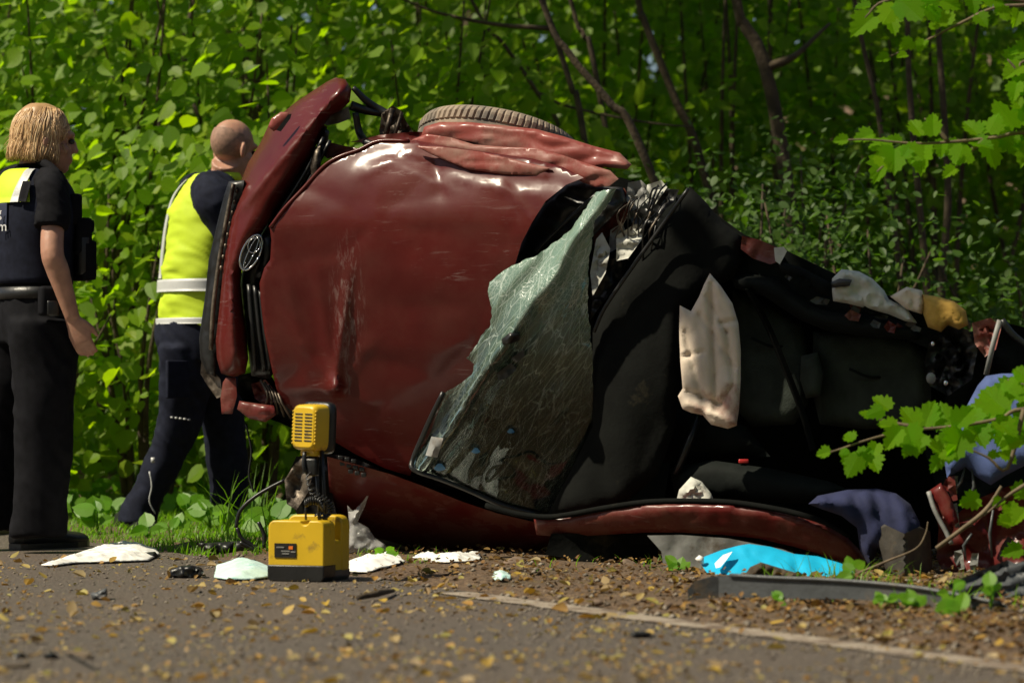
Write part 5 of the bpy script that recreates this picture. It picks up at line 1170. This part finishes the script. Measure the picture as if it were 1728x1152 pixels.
# blue sheets and cloths at the right
def cy(x, y): return gd(1310, 985) + .0 - (y - 970) * .002
cys = panel('cyan_sheet', [(1178, 944), (1190, 938), (1216, 928), (1246, 920), (1264, 917), (1300, 922), (1340, 934), (1380, 938), (1420, 950), (1446, 968), (1440, 976), (1380, 978), (1310, 976), (1300, 964), (1284, 956), (1268, 962), (1240, 972), (1196, 970), (1186, 956)],
    lambda x, y: gd(1310, 982) + (980 - y) * .0035 + .05 * abs((x - 1265) / 180), M['cyan'], None, label='bright cyan sheet folded over the broken trim strip', cat='sheet', thick=.012, res=6, crump=.008, cs=.02, seed=3, fac=.03, bulge=.004, br=8)
panel('white_stripe', [(1206, 950), (1220, 936), (1236, 930), (1226, 944), (1216, 956), (1208, 958)], lambda x, y: gd(1310, 982) + (980 - y) * .0035 + .05 * abs((x - 1265) / 180) - .055, M['plastic'], cys, thick=.003, res=6)
panel('sheet_corner', [(1173, 942), (1180, 936), (1188, 940), (1188, 952), (1180, 950)], lambda x, y: gd(1310, 982) + .14 - .03, M['plastic'], cys, thick=.01, res=4, bulge=.01, br=6)
def fold(x, y): return .05 * ridged((x * .8 + y * .35) * .012, y * .002, 7) + .03 * ridged((x - y * .25) * .03, y * .004, 2)
panel('blue_jacket', [(1364, 850), (1380, 836), (1430, 826), (1480, 824), (1512, 832), (1536, 850), (1552, 880), (1556, 910), (1540, 930), (1500, 935), (1480, 925), (1470, 960), (1452, 930), (1446, 890), (1420, 870), (1385, 858)], Do(-.28), M['darkblue'], None, label='dark blue cloth bundle draped over the red roof rail', cat='cloth', thick=.10, res=7, bulge=.10, br=40, fn=fold, pillow=.04)
panel('blue_cloth', [(1664, 634), (1690, 630), (1740, 630), (1780, 660), (1780, 760), (1740, 780), (1700, 800), (1672, 818), (1650, 806), (1630, 788), (1598, 806), (1594, 780), (1604, 730), (1634, 680), (1650, 650)], Do(-.24), M['bluecloth'], None, label='light blue cloth hanging over the crumpled rear door', cat='cloth', thick=.04, res=8, bulge=.07, br=40, fn=fold, pillow=.03)
# broken black trim pieces along the road edge
ts = panel('trim_strip', [(1162, 992), (1172, 980), (1200, 972), (1232, 970), (1300, 974), (1380, 977), (1460, 982), (1540, 990), (1600, 1000), (1650, 1010), (1700, 1020), (1700, 1038), (1640, 1040), (1580, 1024), (1500, 1014), (1420, 1010), (1330, 1010), (1280, 1008), (1230, 1008), (1226, 1014), (1200, 1018), (1162, 1018)],
    lambda x, y: gd(1230, 1020) - (x - 1230) * .0012, M['darkgrey'], None, label='long broken dark grey plastic trim strip along the verge', cat='trim', thick=.05, res=10, smooth=False)
panel('trim_cap', [(1160, 994), (1172, 980), (1204, 972), (1228, 976), (1224, 1012), (1200, 1017), (1162, 1018)], gd(1200, 1018) - .03, M['darkgrey'], ts, thick=.06, res=8, smooth=False)
mk('strip_lip', tube([P(x, y - 1, gd(1230, 1020) - (x - 1230) * .0012 - .004) for x, y in ((1232, 971), (1300, 975), (1380, 978), (1460, 983), (1540, 991), (1600, 1001), (1690, 1019))], .006, 6, 4), M['darkgrey'], ts)
lump('bark_piece', [(1256, 970), (1266, 956), (1284, 948), (1304, 954), (1330, 962), (1352, 968), (1348, 976), (1300, 976), (1262, 974)], M['bark'], 'dark bark fragment lying on the trim strip by the cyan sheet', 'debris', 990, .05)
panel('panel_piece', [(1600, 986), (1640, 968), (1700, 944), (1712, 950), (1760, 940), (1770, 1040), (1700, 1040), (1650, 1010), (1612, 1000)], lambda x, y: gd(1680, 1030) + .25 + (1030 - y) * .001, M['darkgrey'], None, label='ribbed dark grey plastic panel at the right edge beside the red door', cat='trim', thick=.04, res=9, fn=lambda x, y: .012 * math.sin((y + .42 * x) * .28), smooth=True)
panel('trim_bracket', [(1482, 892), (1492, 884), (1526, 900), (1552, 888), (1570, 896), (1574, 974), (1540, 978), (1514, 972), (1494, 960), (1484, 920)], lambda x, y: 9.95 + .0035 * abs(x - 1526), M['brownplastic'], None, label='upright folded dark plastic bracket between blue bundle and red door', cat='trim', thick=.02, res=7, crump=.01, cs=.05)
setp(mk('twig', tube([P(1450, 966, 9.6), P(1500, 945, 9.55), P(1546, 925, 9.5), P(1562, 900, 9.5), P(1566, 880, 9.5)], [.004, .004, .003, .003, .002], 5, 5), M['twig']), 'thin curved brown twig in front of the folded bracket', 'twig')
setp(mk('twig', tube([P(1580, 925, 9.6), P(1620, 895, 9.6), P(1664, 860, 9.6), P(1690, 820, 9.6)], [.007, .007, .008, .005], 6, 5), M['twig']), 'brown stick crossing in front of the red rear door', 'twig')
setp(mk('twig', tube([G(604, 1008, .012), G(640, 1000, .02), G(664, 996, .012)], [.008, .012, .006], 6, 5), M['bark']), 'dark bark twig lying on the road edge right of the floodlight', 'twig')
setp(mk('twig', tube([G(110, 1098, .01), G(140, 1104, .03), G(158, 1112, .02)], [.004, .005, .003], 6, 5), M['twig']), 'pale bent twig in the leaf pile at the left', 'twig')
setp(mk('twig', tube([G(10, 1124, .008), G(50, 1123, .01)], [.005, .004], 6), M['bark']), 'straight dark twig on the road at the bottom left', 'twig')
setp(mk('twig', tube([G(1690, 1030, .02) - V((0, 0, 0)), P(1700, 1008, 8.9)], [.003, .002], 5), M['twig']), 'short upright dry stalk beside the grey panel', 'twig')
for x, y, r, lab in ((870, 958, .035, 'rounded brown stone on the litter below the roof rail'), (1385, 1018, .03, 'grey stone in front of the trim strip'), (1125, 1026, .016, 'small mossy stone by the road line'), (1010, 1020, .014, 'small brown stone on the road line'), (1060, 962, .03, 'clod of earth below the dark gap under the rail')):
    p = G(x, y); a = ellipsoid(p + V((0, 0, r * .4)), V((r * 1.2, 0, 0)), V((0, r, 0)), V((0, 0, r * .7)), 12, 8)
    setp(mk('stone', ([q + V((mn.noise(q * 30), mn.noise(q * 30 + V((5, 0, 0))), mn.noise(q * 30 + V((9, 0, 0))))) * r * .35 for q in a[0]], a[1]), pm('stone', (.16, .11, .075), .9, var=.4, vs=30, bump=.8, bs=60)), lab, 'stone', 'stones on the verge')
# ================================================================== maple reaching in from the right, its leaves backlit
def maple():
    bx = P(1990, 700, 9.3).x; root = thing('maple_tree', (bx, 9.3, gz(bx, 9.3)), 'young maple reaching in from the right with bright backlit lobed leaves', 'tree')
    b = V((bx, 9.3, gz(bx, 9.3) - .05)); t = [b, b + V((-.02, .03, .6)), b + V((-.05, .0, 1.3)), b + V((-.02, .05, 2.6))]
    mk('trunk', tube(t, [.03, .026, .02, .008], 8, 5), M['bark'], root)
    d = 9.3
    BR = [([(1990, 640), (1860, 700), (1728, 690), (1690, 705), (1640, 715), (1580, 722), (1530, 726), (1470, 740), (1410, 760), (1385, 766)], 0), ([(1860, 700), (1760, 660), (1700, 640)], .02), ([(1540, 720), (1500, 712), (1478, 704), (1470, 690)], 0), ([(1728, 690), (1700, 790), (1668, 772), (1630, 755)], -.02), ([(1760, 800), (1710, 830), (1690, 845), (1660, 870)], .03),
          ([(1990, 240), (1860, 230), (1728, 224), (1680, 232), (1600, 240), (1540, 242), (1470, 236), (1430, 236)], 0), ([(1600, 240), (1580, 215), (1560, 200)], .0), ([(1540, 242), (1510, 262), (1480, 290)], 0), ([(1660, 236), (1630, 262), (1610, 285)], 0),
          ([(1990, 60), (1860, 20), (1700, 10), (1620, 40), (1560, 70), (1500, 96)], .1), ([(1860, 20), (1640, -8), (1500, 0), (1460, 30)], 0), ([(1728, 160), (1715, 120), (1700, 100)], .0), ([(1860, 230), (1740, 110), (1716, 120)], 0)]
    for pts, dd in BR:
        mk('branch', tube([P(x, y, d + dd) for x, y in pts], list(np.linspace(.0075, .0022, len(pts))), 6, 4), M['twig'], root)
    # px, py of the leaf base, tip direction in degrees (0 = right, 90 = down), length in px
    LV = [(1430, 236, 180, 32), (1472, 226, 165, 50), (1500, 238, 125, 60), (1510, 250, 95, 72), (1500, 264, 120, 76), (1484, 262, 60, 66), (1530, 244, 60, 62), (1560, 244, 90, 60), (1555, 228, 250, 44), (1575, 228, 255, 50), (1590, 236, 80, 40), (1600, 240, 60, 56), (1625, 246, 100, 52),
          (1640, 238, 40, 50), (1650, 226, 255, 62), (1668, 224, 290, 60), (1690, 226, 280, 56), (1665, 236, 80, 56), (1700, 230, 60, 66), (1612, 284, 130, 34), (1640, 262, 150, 44), (1712, 215, 260, 70), (1724, 205, 330, 62), (1730, 190, 240, 60), (1745, 240, 120, 74), (1476, 235, 200, 30), (1545, 255, 120, 40), (1520, 240, 230, 34),
          (1474, 28, 130, 58), (1500, 22, 80, 52), (1510, 8, 110, 62), (1520, 0, 60, 66), (1468, 10, 190, 30), (1556, 0, 60, 68), (1570, -5, 110, 56), (1590, 0, 30, 46), (1640, -6, 80, 44), (1660, -8, 40, 44), (1540, 70, 150, 40), (1560, 68, 120, 34), (1575, 50, 300, 34), (1500, 96, 170, 34), (1530, 92, 150, 26),
          (1715, 88, 110, 76), (1726, 110, 140, 66), (1740, 80, 200, 60), (1716, 140, 95, 60), (1735, 130, 120, 70), (1600, 42, 250, 40), (1650, 25, 60, 46), (1690, 10, 80, 50), (1720, 20, 120, 60),
          (1400, 762, 172, 34), (1430, 758, 150, 26), (1436, 764, 95, 52), (1462, 756, 90, 62), (1440, 742, 230, 36), (1448, 770, 115, 46), (1470, 768, 75, 44), (1480, 748, 100, 46), (1470, 700, 190, 30), (1490, 690, 160, 36), (1500, 690, 250, 46), (1512, 720, 200, 40), (1520, 724, 130, 62), (1530, 720, 75, 66), (1545, 718, 250, 58), (1560, 718, 285, 60), (1555, 735, 100, 58), (1540, 748, 120, 56), (1576, 740, 80, 62), (1590, 728, 40, 54),
          (1600, 722, 260, 66), (1615, 718, 290, 62), (1625, 726, 110, 66), (1640, 716, 70, 66), (1650, 712, 250, 70), (1660, 706, 300, 64), (1668, 715, 95, 66), (1680, 710, 60, 68), (1690, 700, 270, 80), (1696, 690, 230, 74), (1700, 660, 270, 56), (1712, 650, 200, 58), (1716, 690, 20, 66), (1724, 705, 90, 70), (1700, 720, 120, 60), (1668, 770, 20, 40), (1625, 760, 180, 38), (1610, 762, 150, 34), (1590, 770, 130, 46), (1735, 670, 240, 70), (1740, 640, 220, 50), (1720, 740, 150, 58), (1745, 720, 130, 60), (1690, 760, 50, 44),
          (1652, 840, 160, 42), (1690, 842, 120, 34), (1700, 850, 60, 40), (1712, 836, 330, 46), (1724, 830, 60, 50), (1690, 880, 10, 30), (1730, 860, 100, 50), (1700, 872, 170, 28), (1724, 925, 160, 40)]
    for x, y, a, L in LV:
        dd = d + random.uniform(-.10, .12); s = L * dd / F / 1.05
        ar = R_(a + random.uniform(-10, 10)); tip = V((math.cos(ar), random.uniform(-.45, .35), -math.sin(ar)))
        nrm = V((random.uniform(-.45, .25), -.75, random.uniform(.15, .8)))
        tw = P(x, y, dd)
        leaf_obj(root, tw, nrm, tip, s * random.uniform(.60, .92), T_MAPLE, 'maple', M['maple'])
    # the rest of the crown, beyond the frame
    n = 140; C = np.stack([rng.uniform(bx + .1, bx + 1.2, n), rng.uniform(8.8, 9.9, n), rng.uniform(.9, 3.2, n)], 1)
    foliage(root, C, .10, T_MAPLE, 'maple', M['maple'], name='crown')
maple()

# ================================================================== grass and weeds on the verge
def grass():
    m_v = []; m_f = []; n = 0
    def blade(p, h, w, lean, az):
        nonlocal n
        dx, dy = math.cos(az), math.sin(az); sx, sy = -dy, dx
        for i, t in enumerate((0, .4, .75, 1.0)):
            q = V((p.x + dx * lean * h * t * t, p.y + dy * lean * h * t * t, p.z + h * t * (1 - .25 * lean * t)))
            ww = w * (1 - t) ** .7
            m_v.append((q.x - sx * ww, q.y - sy * ww, q.z)); m_v.append((q.x + sx * ww, q.y + sy * ww, q.z))
        for i in range(3): m_f.append((n + 2 * i, n + 2 * i + 1, n + 2 * i + 3, n + 2 * i + 2))
        n += 8
    def patch(x0, x1, y0, y1, k, h0, h1, w=.004):
        for _ in range(k):
            p = G(random.uniform(x0, x1), random.uniform(y0, y1)); 
            if sdist(p.x, p.y) < .02: continue
            p.z = gz(p.x, p.y) - .01
            q = mn.noise(V((p.x * 4, p.y * 4, 0))) + .5
            if random.random() > q + .25: continue
            blade(p, random.uniform(h0, h1), random.uniform(.6, 1.2) * w, random.uniform(.1, 1.2), random.uniform(0, 6.28))
    patch(60, 500, 872, 938, 7000, .02, .075); patch(360, 460, 880, 925, 90, .16, .34, .004); patch(200, 470, 850, 900, 700, .03, .09)
    patch(600, 760, 940, 962, 160, .02, .06, .003); patch(900, 1200, 955, 975, 50, .02, .06, .003); patch(1290, 1560, 985, 1025, 140, .05, .13, .003); patch(1480, 1728, 1000, 1040, 160, .03, .09, .003)
    setp(mk_np('grass', np.array(m_v), np.array(m_f), M['grass'], None, 'stuff'), 'short bright green grass along the road edge', 'grass')
grass()
def weed(x, y, n, L, h, label, broad=True):
    p = G(x, y); p.z = gz(p.x, p.y); root = thing('weed', p, label, 'plant', 'broad leaved weeds on the verge')
    for i in range(n):
        a = random.uniform(0, 6.28); q = V((math.cos(a), math.sin(a), 0)); hh = h * random.uniform(.4, 1.0)
        b = p + q * L * random.uniform(.1, .5) + V((0, 0, hh))
        mk('stalk', tube([p, p.lerp(b, .5) + V((0, 0, hh * .2)), b], [.003, .0025, .002], 5, 3), M['weed'], root)
        leaf_obj(root, b, V((random.uniform(-.3, .3), -.8, .6)), q * .6 + V((0, -.1, random.uniform(.1, .8))), L * random.uniform(.7, 1.2), T_HAZEL, 'weed', M['weed'])
for x, y, n, L, h, lab in ((462, 915, 7, .10, .10, 'broad leaved weed just left of the floodlight'), (340, 868, 8, .10, .13, "broad leaved weed between the man's feet"), (300, 880, 6, .08, .08, "small weed right of the man's rear shoe"), (150, 870, 6, .09, .12, 'pale green weed right of the woman\'s trousers'), (190, 885, 6, .07, .07, 'low weed left of the man\'s rear shoe'),
                           (120, 878, 5, .07, .08, 'low weed beside the woman\'s trouser hem'), (410, 900, 6, .09, .07, 'weed in front of the man\'s front foot'), (385, 880, 5, .07, .12, 'weed among the long grass blades'), (440, 872, 5, .08, .13, 'weed beneath the hanging cable'), (250, 912, 5, .06, .05, 'flat weed at the road edge by the white sheet'), (290, 908, 5, .06, .05, 'flat weed right of the white sheet'),
                           (1355, 1024, 8, .032, .035, 'green seedling clump in front of the trim strip'), (1325, 1030, 5, .03, .02, 'flat green leaves left of the seedling clump'), (1495, 1040, 6, .03, .035, 'green weed right of the middle of the trim strip'), (1545, 1046, 8, .034, .035, 'low weed clump in front of the folded bracket'), (1605, 1042, 5, .035, .06, 'upright seedling with glossy leaf by the trim strip end'),
                           (1672, 1044, 4, .035, .07, 'weed with a bent stem in front of the grey panel'), (1145, 972, 6, .04, .03, 'tiny green weed by the pale door panel'), (650, 952, 5, .04, .04, 'tiny weed behind the white sheet'), (1440, 1012, 4, .04, .08, 'thin weed touching the cyan sheet'), (1620, 1050, 5, .05, .03, 'flat weed at the road edge on the right')):
    weed(x, y, n, L, h, lab)

# ================================================================== fallen leaves, gravel
for k, (x, y, lab) in enumerate(((90, 890, 'round leaved weed left of the woman\'s far heel'), (165, 905, 'round leaved weed at the road edge left of the man'), (215, 868, 'leafy weed behind the man\'s rear shoe'), (275, 866, 'leafy weed right behind the man\'s rear calf'), (318, 895, 'leafy weed between the shoes at the road edge'), (355, 905, 'leafy weed above the black panel'), (432, 892, 'leafy weed beside the cable loop'), (475, 895, 'leafy weed touching the lamp tray'), (130, 862, 'tall pale weed by the bramble at the left'), (325, 842, 'big leaved weed behind the man\'s legs'))):
    weed(x, y, 7, .075, .10, lab)
def scatter():
    pos = []
    for _ in range(9000):
        x = random.uniform(-40, 1770); u = random.random()
        y = 938 + (1175 - 938) * u
        p = G(x, y); s = sdist(p.x, p.y)
        if s < .02:
            pr = .15 + .10 * (mn.noise(V((p.x * 3, p.y * 3, 2))) + .2)
            if s > -.4: pr += .08
            pr *= 1.0 if y < 1060 else .75
        else: pr = .42 if x > 560 else .2
        if random.random() < pr * .40: pos.append((p, s, x, y))
    pos.sort(key=lambda q: q[0].y)
    big = pos[:300] if len(pos) > 300 else pos
    for p, s, x, y in big:
        o = leaf_obj(None, (p.x, p.y, max(gz(p.x, p.y), 0) + .006), (random.uniform(-.35, .35), random.uniform(-.5, .2), 1), (random.uniform(-1, 1), random.uniform(-1, 1), 0), random.choice([.016, .022, .028, .034, .046]) * random.uniform(.8, 1.15), T_LITTER, 'litter', M['litter'], 'fallen_leaf')
        setp(o, 'small dry yellow or brown leaf lying on the grey road', 'leaf', 'fallen leaves on the road')
    rest = pos[300:]; C = np.array([(p.x, p.y, max(gz(p.x, p.y), 0) + .006) for p, *_ in rest]); n = len(C)
    # deep litter on the verge in front of and under the wreck
    e = []
    while len(e) < 5200:
        p = G(random.uniform(480, 1800), random.uniform(925, 1120)); s = sdist(p.x, p.y)
        if s > .0 and random.random() < (.35 if s < .15 else 1): e.append((p.x, p.y, gz(p.x, p.y) + random.uniform(.0, .02)))
    C2 = np.array(e); n2 = len(C2)
    nrm = np.array([[0, -.15, 1.]]) + rng.normal(0, .35, (n2, 3)); tip = rng.normal(0, 1, (n2, 3)); tip[:, 2] *= .2
    v, f = leaves_np(C2, nrm, tip, rng.uniform(.007, .026, n2), T_LITTER)
    nr = np.array([[0, -.15, 1.]]) + rng.normal(0, .35, (n, 3)); tp = rng.normal(0, 1, (n, 3)); tp[:, 2] *= .2
    v2, f2 = leaves_np(C, nr, tp, rng.uniform(.02, .05, n), T_LITTER)
    setp(mk_np('leaf_litter', v2, f2, M['litter'], None, 'stuff'), 'scattered yellow and brown leaves on road and verge', 'leaf litter')
    setp(mk_np('leaf_litter', v, f, M['under'], None, 'stuff'), 'old brown leaf litter covering the verge', 'leaf litter')
    # crumbs of leaf all over the road
    n3 = 2300; C3 = []
    while len(C3) < n3:
        p = G(random.uniform(-30, 1760), random.uniform(940, 1165)); k_ = mn.noise(V((p.x * 2.5, p.y * 2.5, 7)))
        if sdist(p.x, p.y) < .02 and random.random() < .45 + k_: C3.append((p.x, p.y, .004))
    nr = np.array([[0, -.1, 1.]]) + rng.normal(0, .3, (n3, 3)); tp = rng.normal(0, 1, (n3, 3)); tp[:, 2] *= .2
    v3, f3 = leaves_np(np.array(C3), nr, tp, rng.choice([.006, .009, .013, .018], n3), T_LITTER)
    setp(mk_np('leaf_litter', v3, f3, M['litter'], None, 'stuff'), 'tiny crumbs of dry leaf spread over the asphalt', 'leaf litter')
    # gravel and crumbs
    vs = []; fs = []; k = 0
    oct_f = [(0, 2, 4), (2, 1, 4), (1, 3, 4), (3, 0, 4), (2, 0, 5), (1, 2, 5), (3, 1, 5), (0, 3, 5)]
    for _ in range(9000):
        p = G(random.uniform(-20, 1760), random.uniform(935, 1160)); s = sdist(p.x, p.y)
        if s < -.25 and random.random() > .25: continue
        if s > .02 and random.random() > .3: continue
        r = random.uniform(.002, .007) if s < 0 else random.uniform(.003, .012)
        a = random.uniform(0, 3); c_, s_ = math.cos(a) * r, math.sin(a) * r; z = max(gz(p.x, p.y), 0) + r * .35
        vs += [(p.x + c_, p.y + s_, z), (p.x - c_, p.y - s_ * 1.2, z), (p.x - s_, p.y + c_, z), (p.x + s_ * 1.2, p.y - c_, z), (p.x, p.y, z + r * .7), (p.x, p.y, z - r * .6)]
        fs += [tuple(i + k for i in t) for t in oct_f]; k += 6
    setp(mk_np('gravel', np.array(vs), np.array(fs), M['stone'], None, 'stuff'), 'fine gravel and crumbs along the road edge', 'gravel')
scatter()
